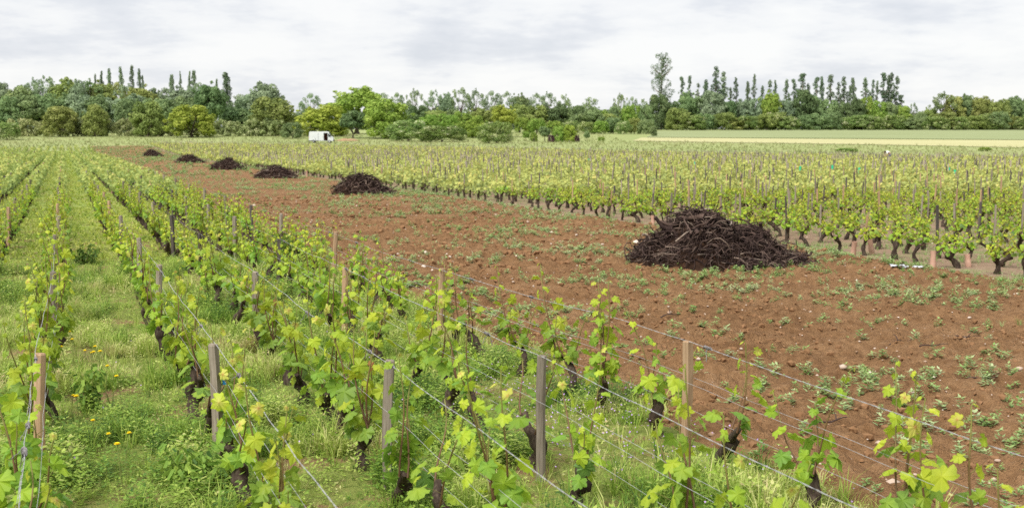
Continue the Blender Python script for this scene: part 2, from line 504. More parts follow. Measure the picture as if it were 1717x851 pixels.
def leaves_into(mb, pos, out, size, tint, tpl, rng, up=.55, mat=0):
    n = len(pos)
    nrm = unit(out) * .75 + rng.normal(0, .42, (n, 3)) + np.array([0, 0, up])
    tip = unit(out) + np.array([0, 0, -.55]) + rng.normal(0, .4, (n, 3))
    R = frames(nrm, tip)
    V, F = scatter(tpl[0], tpl[1], np.asarray(pos), R, np.asarray(size))
    tv = np.repeat(tint, len(tpl[0]))
    if len(tpl[0]) > 8:                                     # paler where the veins meet
        o_ = np.full(len(tpl[0]), -.03); o_[0] = .10; tv = np.clip(tv + np.tile(o_, n) * (tv < .97), 0, 1)
    mb.add(V, F, mat, tv)


def make_trunk(rng, h, lean, r0):
    mb = MB(); n = 13
    t = np.linspace(0, 1, n)
    sway = np.stack([.06 * np.sin(t * 4.2 + rng.uniform(0, 6)) * t, .075 * np.sin(t * 5 + rng.uniform(0, 6)) * t, 0 * t], 1)
    P = np.stack([lean[0] * t ** 1.4, lean[1] * t ** 1.4, -.06 + (h + .06) * t], 1) + sway
    rad = r0 * (1.1 - .45 * t + .28 * np.exp(-((t - .95) / .12) ** 2) + .22 * np.exp(-(t / .12) ** 2) + .14 * np.sin(t * rng.uniform(9, 16) + rng.uniform(0, 6)))
    rad[-1] *= .55
    tube_into(mb, P, rad, 10, 0, .5, .2, rng)
    heads = [P[-1]]
    for a in range(rng.integers(1, 3)):                     # stubby arms at the head
        s = rng.choice([-1, 1]); b = P[-2 - a]
        L = rng.uniform(.07, .2)
        q = np.array([b, b + [rng.uniform(-.03, .03), s * L * .55, L * .30], b + [rng.uniform(-.04, .04), s * L, L * .75]])
        tube_into(mb, q, [r0 * .62, r0 * .5, r0 * .36], 8, 0, .5, .2, rng)
        heads.append(q[-1])
    return mb.mesh('trunk', M['bark'], True), heads


def make_vine(rng, style):
    """style: near (sparse tall shoots, big leaves), row (fuller, tied along the row), bush (low and round)"""
    h = {'near': rng.uniform(.21, .33), 'row': rng.uniform(.23, .34), 'bush': rng.uniform(.25, .37)}[style]
    lean = (rng.uniform(-.09, .09), rng.uniform(-.13, .13))
    tr, heads = make_trunk(rng, h, lean, rng.uniform(.042, .060) if style != 'bush' else rng.uniform(.042, .06))
    cm, fm = MB(), MB()
    nc = {'near': rng.integers(2, 5), 'row': rng.integers(4, 7), 'bush': rng.integers(6, 9)}[style]
    for c in range(nc):
        b = heads[c % len(heads)]
        L = {'near': rng.uniform(.36, .92), 'row': rng.uniform(.34, .66), 'bush': rng.uniform(.22, .42)}[style]
        spread = {'near': (.07, .16), 'row': (.10, .34), 'bush': (.19, .20)}[style]
        dx, dy = rng.normal(0, spread[0]), rng.normal(0, spread[1])
        n = 9; t = np.linspace(0, 1, n)
        P = np.stack([b[0] + dx * t ** .8 + .02 * np.sin(5 * t + rng.uniform(0, 6)), b[1] + dy * t ** .75 + .025 * np.sin(4 * t + rng.uniform(0, 6)), b[2] - .02 + L * (t if style != 'bush' else t ** 1.1 * (1 - .15 * t))], 1)
        tube_into(cm, P, .0065 * (1 - .65 * t) + .0012, 5, 0, .15 + .75 * t)
        step = {'near': .08, 'row': .058, 'bush': .054}[style]
        m = int(L / step) + 1
        tt = np.linspace(.06, 1, m)
        pos = np.stack([np.interp(tt, t, P[:, i]) for i in range(3)], 1)
        ang = rng.uniform(0, 6.28) + np.arange(m) * math.pi + rng.normal(0, .55, m)
        o = np.stack([np.cos(ang), np.sin(ang), 0 * ang], 1)
        size = {'near': .13, 'row': .104, 'bush': .096}[style] * np.clip(1.1 - .78 * tt ** 1.6, .25, 1) * rng.uniform(.72, 1.25, m)
        pet = np.clip(size * rng.uniform(.5, 1.0, m), .02, .1)
        tipp = pos + o * pet[:, None] + np.array([0, 0, 1]) * (pet * .45)[:, None]
        tint = np.clip((.44 if style == 'bush' else .36) + .50 * tt ** 1.2 + rng.normal(0, .17, m), 0, .96)
        tint[rng.random(m) < .003] = 1.0
        leaves_into(fm, tipp, o, size, tint, (LEAF_V, LEAF_F) if style == 'near' else (MID_V, MID_F), rng)
        if style == 'near':
            for a_, b_, s_ in zip(pos, tipp, tt):
                V, F = tube([a_, (a_ + b_) / 2 + [0, 0, .006], b_], [.0022, .0018, .0016], 3)
                cm.add(V, F, 0, .6 + .4 * s_)
    # leaves from the old head
    m = {'near': rng.integers(2, 9), 'row': rng.integers(6, 14), 'bush': rng.integers(6, 14)}[style]
    ang = rng.uniform(0, 6.28, m); rr = rng.uniform(.03, .15, m)
    hb = np.array([heads[i % len(heads)] for i in range(m)])
    o = np.stack([np.cos(ang), np.sin(ang), 0 * ang], 1)
    pos = hb + o * rr[:, None] + np.array([0, 0, 1]) * rng.uniform(.02, .18, m)[:, None]
    leaves_into(fm, pos, o, rng.uniform(.07, .125, m), np.clip(rng.normal(.42, .18, m), 0, .9), (LEAF_V, LEAF_F) if style == 'near' else (MID_V, MID_F), rng)
    return tr, cm.mesh('canes', M['cane'], True), fm.mesh('foliage', M['vine_leaf'], False)


r_ = np.random.default_rng(3)
VINES = {'near': [make_vine(r_, 'near') for _ in range(14)], 'row': [make_vine(r_, 'row') for _ in range(10)], 'bush': [make_vine(r_, 'bush') for _ in range(12)]}

ORD1 = 'first second third fourth fifth sixth seventh eighth ninth tenth eleventh twelfth thirteenth fourteenth fifteenth sixteenth seventeenth eighteenth nineteenth'.split()
TENS = ['', '', 'twent', 'thirt', 'fort', 'fift', 'sixt', 'sevent', 'eight', 'ninet']


def ordinal(n):
    if n < 20: return ORD1[n - 1]
    if n < 100:
        if n % 10 == 0: return TENS[n // 10] + 'ieth'
        return TENS[n // 10] + 'y-' + ORD1[n % 10 - 1]
    if n == 100: return 'hundredth'
    return 'hundred-and-' + ordinal(n - 100)


ROW_U = {4: 4.12, 3: 3.08, 2: 2.02, 1: 1.02, 0: -.16}


def row_u(k, v):
    if k == 4: return np.interp(v, [7.7, 9.5, 13.2], [4.36, 4.40, 4.08])
    if k == 0: return np.interp(v, [9.6, 14], [-.23, -.16])
    if k >= 0: return ROW_U[k] + 0 * np.asarray(v, float)
    return -.16 + 1.06 * k + 0 * np.asarray(v, float)


def left_row_name(k):
    return 'the row beside the bare soil' if k == 4 else f'the {ordinal(5 - k)} row from the bare soil'


# ------------------------------------------------------------------ left block: trellised vines
left_pts = []                                               # (depth, row, v, u)
fixed = {4: [6.3, 7.35, 8.44, 9.45, 10.08, 11.22, 12.09, 12.75], 3: [6.9, 7.95, 8.86, 9.7], 2: [6.6, 7.46, 8.4, 9.16, 9.75], 1: [7.6, 8.62, 9.44], 0: [7.9, 8.9, 9.8]}
for kk in range(-46, 5):
    v = 5.3 + RNG.uniform(0, .5) if kk not in fixed else None
    vs = list(fixed.get(kk, []))
    if vs:
        w = vs[0] - .9
        while w > 4: vs.insert(0, w); w -= .95
        v = vs[-1] + .92
    while v < V_END_LEFT:
        if RNG.random() > (.05 if v > 12 else .02): vs.append(v + RNG.normal(0, .07))
        v += .93
    for v in vs:
        u = float(row_u(kk, v)) + RNG.normal(0, .03)
        x, y = uvw(u, v)
        if v < 16 and any(k_ == kk and abs(pv_ - v) < .24 for k_, pv_ in ((0, 9.0), (1, 8.95), (1, 15.0), (2, 7.85), (2, 13.7), (3, 7.65), (3, 13.9), (4, 13.3))): continue
        if in_view(x, y, .02) and y > 5.2: left_pts.append((float(y), kk, float(v), u, float(x)))
left_pts.sort()
LEFT_GROUP = 'trellised vines in the grassy rows'
count = {}
for i, (y, kk, v, u, x) in enumerate(left_pts[:300]):
    count[kk] = count.get(kk, 0) + 1
    style = 'near' if v < 12.5 or (v < 18 and RNG.random() < .5) else 'row'
    j = int(RNG.integers(len(VINES[style])))
    tr, cm, fm = VINES[style][j]
    adj = 'sparse' if style == 'near' else 'leafy'
    t = thing('trellised_vine', (x, y, gz(y) + .0), f'{adj} trellised grapevine, {ordinal(count[kk])} from the near end of {left_row_name(kk)}', 'grapevine', LEFT_GROUP,
              TH + (math.pi if RNG.random() < .5 else 0) + RNG.normal(0, .18), RNG.uniform(.9, 1.12))
    link('trunk', tr, t); link('canes', cm, t); link('foliage', fm, t)


def vine_mass(name, pts, seed, top, kindtxt):
    """vines too many and too far to be single things: trunks and leaf clusters in one object"""
    rng = np.random.default_rng(seed)
    P = np.array(pts); X, Y = P[:, 0], P[:, 1]
    mb = MB()
    for lo, hi, nl, sz in ((0, 48, 56, .10), (48, 80, 34, .13), (80, 130, 20, .165), (130, 400, 11, .22)):
        s = (Y >= lo) & (Y < hi); n = int(s.sum())
        if not n: continue
        base = np.stack([X[s], Y[s], gz(Y[s])], 1)
        b = np.repeat(base, nl, 0); m = n * nl
        sc = np.repeat(rng.uniform(.82, 1.15, n), nl)
        al = rng.normal(0, .19, m); ac = rng.normal(0, .085 if top > .9 else .17, m)
        if top > .9: al = rng.uniform(-.48, .48, m)
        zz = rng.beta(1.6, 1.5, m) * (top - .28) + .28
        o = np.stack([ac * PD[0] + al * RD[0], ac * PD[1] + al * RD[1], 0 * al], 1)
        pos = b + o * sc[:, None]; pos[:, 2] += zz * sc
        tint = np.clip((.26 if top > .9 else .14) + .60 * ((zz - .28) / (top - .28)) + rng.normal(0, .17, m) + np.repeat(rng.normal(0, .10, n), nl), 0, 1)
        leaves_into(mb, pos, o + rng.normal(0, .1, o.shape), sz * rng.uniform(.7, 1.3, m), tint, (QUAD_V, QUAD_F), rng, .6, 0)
        if hi <= 130:
            V0, F0 = tube([(0, 0, -.03), (.02, .02, .18), (-.02, .03, .36)], [.06, .05, .05], 5)
            V, F = scatter(V0, F0, base, rotz(rng.uniform(0, 6.28, n)), rng.uniform(.85, 1.2, n)); mb.add(V, F, 1, .5)
    return tag(link(name, mb.mesh(name, [M['vine_leaf_far'], M['bark']])), kind='stuff')


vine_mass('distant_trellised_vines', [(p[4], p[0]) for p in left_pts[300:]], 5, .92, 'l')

# ------------------------------------------------------------------ right block: low bush vines
right_pts = []
for kk in range(0, 130):
    u0 = 15.55 + 1.02 * kk
    v = RNG.uniform(0, .9)
    vmax = float(v_end_right(u0))
    while v < vmax:
        if RNG.random() > .06:
            u = u0 + RNG.normal(0, .05); w = v + RNG.normal(0, .09)
            x, y = uvw(u, w)
            if in_view(x, y, .02) and y > 8 and w < vmax: right_pts.append((float(y), kk, w, u, float(x)))
        v += .95
right_pts.sort()
near_right = sorted(right_pts, key=lambda p: p[0])[:300]
count = {}
for (y, kk, v, u, x) in near_right:
    count[kk] = count.get(kk, 0) + 1
    tr, cm, fm = VINES['bush'][int(RNG.integers(len(VINES['bush'])))]
    rown = 'the front row behind the brush piles' if kk == 0 else f'the {ordinal(kk + 1)} row behind the brush piles'
    t = thing('bush_vine', (x, y, gz(y) + .012), f'low bushy grapevine, {ordinal(count[kk])} from the near end of {rown}', 'grapevine', 'low bush vines in the block behind the brush piles',
              RNG.uniform(0, 6.28), RNG.uniform(.9, 1.15))
    link('trunk', tr, t); link('canes', cm, t); link('foliage', fm, t)
rest = right_pts[300:]
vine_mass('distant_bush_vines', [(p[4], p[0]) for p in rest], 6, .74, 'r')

# ------------------------------------------------------------------ posts and stakes
def post_mesh(rng, w, L, kind, round_):
    mb = MB(); n = 12; sides = 8 if round_ else 4
    z = np.linspace(-.3, L, n)
    P = np.stack([.006 * np.sin(z * 5 + rng.uniform(0, 6)), .006 * np.sin(z * 4 + rng.uniform(0, 6)), z], 1)
    r = w / 2 * (1 + rng.normal(0, .03, n)) * (1.0 if round_ else 1.3)
    V, F = tube(P, r, sides, .05, rng)
    mb.add(V, F, 0, .5)
    top = V[-sides:].copy(); top[:, 2] += rng.uniform(-.012, .012, sides)
    a = top * np.array([1, 1, 1]); c = a.mean(0) + [0, 0, .006]
    inner = c + (a - c) * .82; inner[:, 2] += .008
    VV = np.vstack([V[-sides:], inner, c + [0, 0, .008]]); j = np.arange(sides); k2 = (j + 1) % sides
    mb.add(VV, np.stack([j, k2, sides + k2, sides + j], 1), 0, .5)
    mb.add(np.vstack([inner, c + [0, 0, .008]]), np.stack([j, k2, np.full(sides, sides)], 1), 0, .5)
    me = mb.mesh('post', M['post_' + kind], False)
    return me


r_ = np.random.default_rng(8)
POSTS = {k: [post_mesh(r_, w, .9, k, rd) for w, rd in ((.066, False), (.078, True), (.06, False), (.072, True))] for k in ('grey', 'pale', 'dark')}
STAKES = {k: [post_mesh(r_, w, 1.0, k, False) for w in (.034, .042, .048)] for k in ('grey', 'pale', 'dark')}
KINDTXT = {'grey': 'weathered grey', 'pale': 'pale brown', 'dark': 'dark'}

post_fix = {0: [(9.0, 'pale'), (14.3, 'grey'), (20.2, 'grey')], 1: [(8.95, 'grey'), (15.0, 'grey'), (18.8, 'grey'), (24.7, 'grey'), (30.7, 'pale'), (35.9, 'pale')],
            2: [(7.85, 'grey'), (13.7, 'grey'), (19.7, 'dark'), (24.7, 'dark'), (30.2, 'grey'), (35.6, 'grey')],
            3: [(7.65, 'grey'), (13.9, 'pale'), (18.7, 'dark'), (23.5, 'grey'), (28.4, 'grey'), (33, 'grey'), (37.5, 'dark')],
            4: [(7.85, 'pale'), (13.3, 'pale'), (19.2, 'pale'), (24.2, 'grey'), (28.2, 'dark'), (33, 'grey')]}
posts = []
for kk in range(-30, 5):
    L = list(post_fix.get(kk, []))
    v = L[-1][0] + 5.2 if L else 6 + RNG.uniform(0, 5)
    while v < V_END_LEFT:
        L.append((v + RNG.normal(0, .3), RNG.choice(['grey', 'grey', 'dark', 'pale'])))
        v += 5.2
    for v, kd in L:
        u = float(row_u(kk, v)); x, y = uvw(u, v)
        if in_view(x, y, .02): posts.append((float(y), kk, v, u, float(x), str(kd)))
posts.sort()
count = {}
far_posts = MB()
BOXV, BOXF = tube([(0, 0, 0), (0, 0, .5), (0, 0, 1)], [.05, .05, .05], 4)


def far_stakes(lst, seed, hgt, wid):
    rng = np.random.default_rng(seed); P = np.array(lst); n = len(P)
    base = np.stack([P[:, 0], P[:, 1], gz(P[:, 1])], 1)
    mb = MB()
    V, F = scatter(BOXV, BOXF, base, rotz(rng.uniform(0, 3, n)), np.stack([np.full(n, wid / .07), np.full(n, wid / .07), hgt * rng.uniform(.85, 1.12, n)], 1))
    mb.add(V, F, 0, np.repeat(rng.beta(1.5, 1.6, n), len(BOXV)))
    return mb


for i, (y, kk, v, u, x, kd) in enumerate(posts[:260]):
    count[kk] = count.get(kk, 0) + 1
    o = link('trellis_post', POSTS[kd][int(RNG.integers(4))], None, (x, y, gz(y)), TH + RNG.normal(0, .25), (1, 1, RNG.uniform(.97, 1.03)))
    o.rotation_euler.x = RNG.normal(0, .02); o.rotation_euler.y = RNG.normal(0, .025)
    tag(o, f'{KINDTXT[kd]} post, {ordinal(count[kk])} from the near end of {left_row_name(kk)}', 'post', 'trellis posts in the grassy rows')
if posts[260:]:
    mb = far_stakes([(p[4], p[0]) for p in posts[260:]], 4, .92, .07)
    tag(link('distant_trellis_posts', mb.mesh('distant_trellis_posts', M['stake_mix'])), kind='stuff')

stakes = [p for p in right_pts if RNG.random() < .31]
count = {}
for (y, kk, v, u, x) in stakes[:300]:
    count[kk] = count.get(kk, 0) + 1
    kd = str(RNG.choice(['grey', 'grey', 'dark', 'pale']))
    px, py = uvw(u + .06, v + .12)
    o = link('vine_stake', STAKES[kd][int(RNG.integers(3))], None, (px, py, gz(py)), RNG.uniform(0, 3), (1, 1, RNG.uniform(.82, 1.12)))
    o.rotation_euler.x = RNG.normal(0, .035); o.rotation_euler.y = RNG.normal(0, .035)
    rown = 'the front row behind the brush piles' if kk == 0 else f'the {ordinal(kk + 1)} row behind the brush piles'
    tag(o, f'{KINDTXT[kd]} stake, {ordinal(count[kk])} from the near end of {rown}', 'stake', 'stakes among the low bush vines')
mb = far_stakes([(p[4] + .1, p[0]) for p in stakes[300:]], 9, 1.02, .046)
tag(link('distant_vine_stakes', mb.mesh('distant_vine_stakes', M['stake_mix'])), kind='stuff')

# ------------------------------------------------------------------ wires
def wire_mesh(kk, z0, side, seed, twist, vmax):
    rng = np.random.default_rng(seed); mb = MB()
    vs = np.concatenate([np.arange(3.0, 16, .05 if twist else .25), np.arange(16, 40, .5), np.arange(40, vmax, 2.0)])
    pv = np.array([p[2] for p in posts if p[1] == kk] + [1.5, 400.]); pv.sort()
    gap = np.array([np.min(np.abs(pv - v)) for v in vs])
    u = row_u(kk, vs) + side
    x, y = uvw(u, vs)
    z = gz(y) + z0 - .035 * np.clip(gap / 2.7, 0, 1) + .006 * (vnoise(vs * 1.7, vs * 0, seed) - .5) * 2
    x = x + .008 * (vnoise(vs * 2.3, vs * 0 + 5, seed) - .5) * 2
    P = np.stack([x, y, z], 1)
    if twist:
        for ph in (0, math.pi):
            a = vs * 2 * math.pi / .22 + ph
            near = np.clip((18 - vs) / 4, 0, 1)
            Q = P + (np.stack([np.cos(a) * PD[0], np.cos(a) * PD[1], np.sin(a)], 1) * .0022) * near[:, None]
            V, F = tube(Q, .0015, 4); mb.add(V, F)
    else:
        V, F = tube(P, .0014, 4); mb.add(V, F)
    return mb.mesh('wire', M['wire'], True), P


r_ = np.random.default_rng(17)
for kk in range(4, -4, -1):
    for nm, z0, side, tw in (('top', .895, 0.0, True), ('middle', .60, -.05, False), ('middle', .615, .052, False), ('low', .37, .03, False)):
        if kk < -1 and nm == 'low': continue
        me, P = wire_mesh(kk, z0, side, 100 + kk * 7 + int(z0 * 50), tw, 70)
        o = link('trellis_wire', me)
        which = {'top': 'twisted top wire', 'low': 'lowest wire', 'middle': 'middle wire on the soil side' if side > 0 else 'middle wire on the far side from the soil'}[nm]
        tag(o, f'{which} of {left_row_name(kk)}' if nm != 'middle' else (f'soil-facing middle wire of {left_row_name(kk)}' if side > 0 else f'left-facing middle wire of {left_row_name(kk)}'), 'wire', 'galvanised wires strung along the vine rows')
        if nm == 'top' and kk >= 0:                          # dead tendrils still wound round the wire
            for q in range(5):
                mb = MB(); vv = r_.uniform(6.2, 22); i0 = int(np.argmin(np.abs((P @ np.array([RD[0], RD[1], 0])) - vv)))
                c = P[i0]; d = unit(P[min(i0 + 3, len(P) - 1)] - P[i0])
                L = r_.uniform(.05, .16)
                for s in range(5):
                    t = np.linspace(0, 1, 16); a = t * r_.uniform(12, 30) + r_.uniform(0, 6); rr = r_.uniform(.006, .014)
                    Q = c + d * ((t - .5) * L)[:, None] + np.stack([np.cos(a) * PD[0], np.cos(a) * PD[1], np.sin(a)], 1) * rr
                    V, F = tube(Q, .0028, 4); mb.add(V, F)
                for s in range(2):
                    t = np.linspace(0, 1, 6); e = np.array([r_.normal(0, .04), r_.normal(0, .04), -r_.uniform(.02, .10)])
                    Q = c + d * r_.uniform(-.4, .4) * L + e * t[:, None] + r_.normal(0, .004, (6, 3))
                    V, F = tube(Q, .0024, 4); mb.add(V, F)
                link('dead_tendril', mb.mesh('dead_tendril', M['tendril'], True), o)

for (kk, v, z, txt) in ((2, 7.95, .60, 'nearest third-row post'), (3, 7.8, .61, 'thick grey post in the second row'), (4, 7.95, .62, 'nearest pale post beside the soil'),
                        (2, 13.75, .60, 'second grey post along the third row'), (3, 13.95, .6, 'pale post in the second row'), (3, 18.75, .6, 'dark post in the second row'), (1, 9.0, .6, 'grey post in the fourth row')):
    mb = MB(); box_into(mb, (-.009, -.03, -.014), (.009, .03, .014)); box_into(mb, (-.014, -.012, -.018), (.014, .012, .018))
    x, y = uvw(float(row_u(kk, v)) + .055, v)
    o = link('wire_clip', mb.mesh('wire_clip', M['blue_clip']), None, (x, y, z), TH)
    tag(o, f'small blue plastic clip on the wires by the {txt}', 'clip', 'blue wire clips')

# ------------------------------------------------------------------ ground cover
def blade_tuft(rng, n, spread=.5, h=1.0, w=.05):
    V, F = [], []
    for i in range(n):
        a = rng.uniform(0, 6.28); L = rng.uniform(.5, 1) * h; b = rng.uniform(.15, spread); r0 = rng.uniform(0, .16)
        d = np.array([math.cos(a), math.sin(a), 0]); s = np.array([-math.sin(a), math.cos(a), 0]) * w
        c = d * r0
        pts = [c, c + d * b * .35 + [0, 0, L * .6], c + d * b + [0, 0, L * rng.uniform(.75, 1)]]
        k0 = len(V)
        V += [pts[0] - s, pts[0] + s, pts[1] - s * .8, pts[1] + s * .8, pts[2]]
        F += [(k0, k0 + 1, k0 + 3, k0 + 2), (k0 + 2, k0 + 3, k0 + 4, k0 + 4)]
    V = np.array(V)
    return V, np.array(F)


def herb(rng, n, size=.16, tall=1.0):
    V, F = [], []
    for i in range(n):
        t = (i + .5) / n; a = i * 2.4 + rng.uniform(-.5, .5)
        r = (.35 - .22 * t) * rng.uniform(.6, 1.3); z = tall * t * rng.uniform(.8, 1.1)
        c = np.array([math.cos(a) * r, math.sin(a) * r, z])
        d = unit(np.array([math.cos(a), math.sin(a), rng.uniform(-.2, .7)])); s = unit(np.cross(d, [0, 0, 1])) * size * .42
        u = np.cross(s, d)
        k0 = len(V); L = size * rng.uniform(.9, 1.8)
        V += [c - d * L * .5, c + s * 1.0, c + d * L * .7, c - s * 1.0]
        F += [(k0, k0 + 1, k0 + 2, k0 + 3)]
    return np.array(V), np.array(F)


def cover(mb, tpls, X, Y, Z, size, tint, rng, tvar=.12, flat=None):
    which = rng.integers(0, len(tpls), len(X))
    for i, (V0, F0) in enumerate(tpls):
        s = which == i; n = int(s.sum())
        if not n: continue
        R = rotz(rng.uniform(0, 6.28, n))
        sc = size[s][:, None] * np.array([1, 1, 1]) * np.stack([rng.uniform(.8, 1.3, n)] * 2 + [rng.uniform(.7, 1.25, n)], 1)
        q = F0[F0[:, 2] != F0[:, 3]]; tri = F0[F0[:, 2] == F0[:, 3]][:, :3]
        pos = np.stack([X[s], Y[s], Z[s]], 1)
        V, FQ = scatter(V0, q, pos, R, sc)
        tn = np.clip(np.repeat(tint[s], len(V0)) + np.tile(np.linspace(-1, 1, len(V0)) * 0, n) + np.repeat(rng.normal(0, 1, (n * len(V0) + 4) // 5), 5)[:n * len(V0)] * tvar * .7, 0, 1)
        k0 = mb.n
        mb.add(V, FQ, 0, tn)
        if len(tri):
            FT = (tri[None] + (np.arange(n) * len(V0))[:, None, None]).reshape(-1, 3) + k0
            mb.f.append(FT); mb.m.append(np.zeros(len(FT), int))


r_ = np.random.default_rng(23)
T_BLADE = [blade_tuft(r_, 9, .55, 1, .022) for _ in range(5)]
T_FINE = [blade_tuft(r_, 14, .9, 1.15, .012) for _ in range(6)]
T_HERB = [herb(r_, 22, .10, .8) for _ in range(5)]
T_FEATHER = [herb(r_, 34, .065, 1.0) for _ in range(4)]
T_MAT = [herb(r_, 20, .12, .4) for _ in range(4)]
T_WEED = [herb(r_, 16, .24, .75) for _ in range(6)]
T_COARSE = [blade_tuft(r_, 6, .6, 1, .06) for _ in range(3)] + [herb(r_, 7, .28, .7) for _ in range(3)]


def spread(rng, u0, u1, v0, v1, dens):
    n = int((u1 - u0) * (v1 - v0) * dens)
    u = rng.uniform(u0, u1, n); v = rng.uniform(v0, v1, n); x, y = uvw(u, v)
    s = in_view(x, y, .05)
    return u[s], v[s], x[s], y[s]


def verge(u, rng):
    """ragged edge of the grass against the bare soil"""
    return np.clip((5.0 - u) / .75, 0, 1)


mbs = MB()
for v0, v1, dens, big in ((4.5, 11, 620, 1.0), (11, 17, 430, 1.05), (17, 24, 260, 1.2)):
    u, v, x, y = spread(r_, -9, 5.0, v0, v1, dens)
    bare = fbm(u * 1.3, v * 1.3, 61, 4)
    dark = fbm(u * .9, v * .9, 63, 3)
    keep = r_.random(len(u)) < np.clip((.565 - bare) / .10, .06, 1)
    keep &= r_.random(len(u)) < verge(u + .5 * (fbm(u * 2, v * 2, 65, 2) - .5), r_) + .02
    u, v, x, y, bare, dark = (a[keep] for a in (u, v, x, y, bare, dark))
    z = gz(y) + .004 + .05 * (fbm(u * 1.3, v * 1.3, 5, 3) - .5) - .01
    kind = fbm(u * .7, v * .7, 67, 3) + r_.normal(0, .07, len(u))
    rowgap = np.abs(((u + .16) / 1.045 + .5) % 1 - .5)          # 0 on a row, .5 between two
    for lo, hi, tp, sz, tb in ((0, .47, T_FINE + T_BLADE + T_HERB, .185, .56), (.47, .54, T_MAT + T_HERB + T_FINE, .13, .50), (.54, .62, T_HERB + T_FEATHER + T_FINE, .17, .48), (.62, 1.1, T_FEATHER + T_HERB, .21, .37)):
        s = (kind >= lo) & (kind < hi)
        t = tb + .9 * (fbm(u[s] * 1.9, v[s] * 1.9, 69, 3) - .5) + r_.normal(0, .15, s.sum()) - 1.1 * np.clip(dark[s] - .54, 0, 1)
        cover(mbs, tp, x[s], y[s], z[s], sz * big * r_.uniform(.6, 1.3, s.sum()) * (1 + .25 * (rowgap[s] < .15)), np.clip(t, 0, 1), r_)
for v0, v1, dens in ((4.5, 11, 520), (11, 18, 330), (18, 25, 170)):      # short new growth and straw between the tufts
    u, v, x, y = spread(r_, -9, 5.1, v0, v1, dens)
    keep = r_.random(len(u)) < np.clip((.60 - fbm(u * 1.3, v * 1.3, 61, 4)) / .08, .25, 1) * verge(u + .6 * (fbm(u * 2, v * 2, 65, 2) - .5), r_) + .01
    u, v, x, y = (a[keep] for a in (u, v, x, y))
    t = .44 + 1.1 * (fbm(u * 2.6, v * 2.6, 73, 3) - .5) + r_.normal(0, .2, len(u)) + .5 * np.clip(fbm(u * 1.3, v * 1.3, 61, 4) - .52, 0, .3)
    cover(mbs, T_FINE + T_MAT + T_BLADE, x, y, gz(y) + .004 + .05 * (fbm(u * 1.3, v * 1.3, 5, 3) - .5) - .006, r_.uniform(.04, .085, len(u)), np.clip(t, 0, 1), r_)
tag(link('grass', mbs.mesh('grass', M['grass'])), kind='stuff')
mbs = MB()
for v0, v1, dens, big in ((24, 45, 70, .15), (45, 90, 16, .20), (90, 205, 3.5, .28)):
    u, v, x, y = spread(r_, -45 if v0 > 40 else -16, 4.9, v0, v1, dens)
    keep = r_.random(len(u)) < verge(u, r_); u, v, x, y = (a[keep] for a in (u, v, x, y))
    t = .44 + .6 * (fbm(u * .8, v * .5, 71, 3) - .5) + r_.normal(0, .1, len(u))
    cover(mbs, T_COARSE, x, y, gz(y) - .01, big * r_.uniform(.5, 1.1, len(u)), np.clip(t, 0, 1), r_)
tag(link('far_grass', mbs.mesh('far_grass', M['grass'])), kind='stuff')

# meadow beyond the vines
mbs = MB()
n = 26000
yy = r_.uniform(165, 330, n); xx = r_.uniform(-1, 1, n) * .5 * yy
uu, vv = uv_of(xx, yy)
ok = ((uu < 15) & (vv > V_END_LEFT) & (yy > 195)) | ((uu >= 15) & (vv > v_end_right(uu)))
# keep the two crop fields clear
pc = [ground_at(1060, 236.5), ground_at(1900, 251)]
yl = pc[0][1] + (xx - pc[0][0]) / (pc[1][0] - pc[0][0]) * (pc[1][1] - pc[0][1])
ok &= ~((xx > pc[0][0] - 2) & (yy > yl + r_.uniform(-1, 5, n)))
xx, yy = xx[ok], yy[ok]
cover(mbs, T_COARSE, xx, yy, gz(yy) - .04, r_.uniform(.25, .65, len(xx)), np.clip(.58 + .8 * (fbm(xx * .05, yy * .09, 81, 3) - .5) + r_.normal(0, .12, len(xx)), 0, 1), r_)
tag(link('meadow_grass', mbs.mesh('meadow_grass', M['meadow'])), kind='stuff')

# weeds, pebbles and clods on the bare soil and under the bush vines
mbs, peb, clo = MB(), MB(), MB()


def rock(rng, n=0):
    V = np.array([(0, 0, 1), (0, 0, -1)] + [(math.cos(a) * math.cos(b), math.sin(a) * math.cos(b), math.sin(b)) for b in (.5, -.45) for a in np.arange(6) * 1.047 + (0 if b > 0 else .5)])
    V = V * (1 + rng.uniform(-.38, .3, (len(V), 1)))
    F = [(0, 2 + i, 2 + (i + 1) % 6) for i in range(6)] + [(1, 8 + (i + 1) % 6, 8 + i) for i in range(6)]
    F += [(2 + i, 8 + i, 2 + (i + 1) % 6) for i in range(6)] + [(8 + i, 8 + (i + 1) % 6, 2 + (i + 1) % 6) for i in range(6)]
    return V, np.array(F)


T_ROCK = [rock(r_) for _ in range(5)]


def rocks(mb, u, v, size, tint, flat=.65):
    x, y = uvw(u, v); n = len(u); wh = r_.integers(0, 5, n)
    for i in range(5):
        s = wh == i; m = int(s.sum())
        if not m: continue
        z = np.where(u[s] < 15.2, ground_z(u[s], v[s]), gz(y[s]) + .012)
        V, F = scatter(*T_ROCK[i], np.stack([x[s], y[s], z + size[s] * .2], 1), rotz(r_.uniform(0, 6.28, m)), np.stack([size[s], size[s] * r_.uniform(.7, 1.1, m), size[s] * flat], 1))
        mb.add(V, F, 0, np.repeat(tint[s], len(T_ROCK[i][0])))


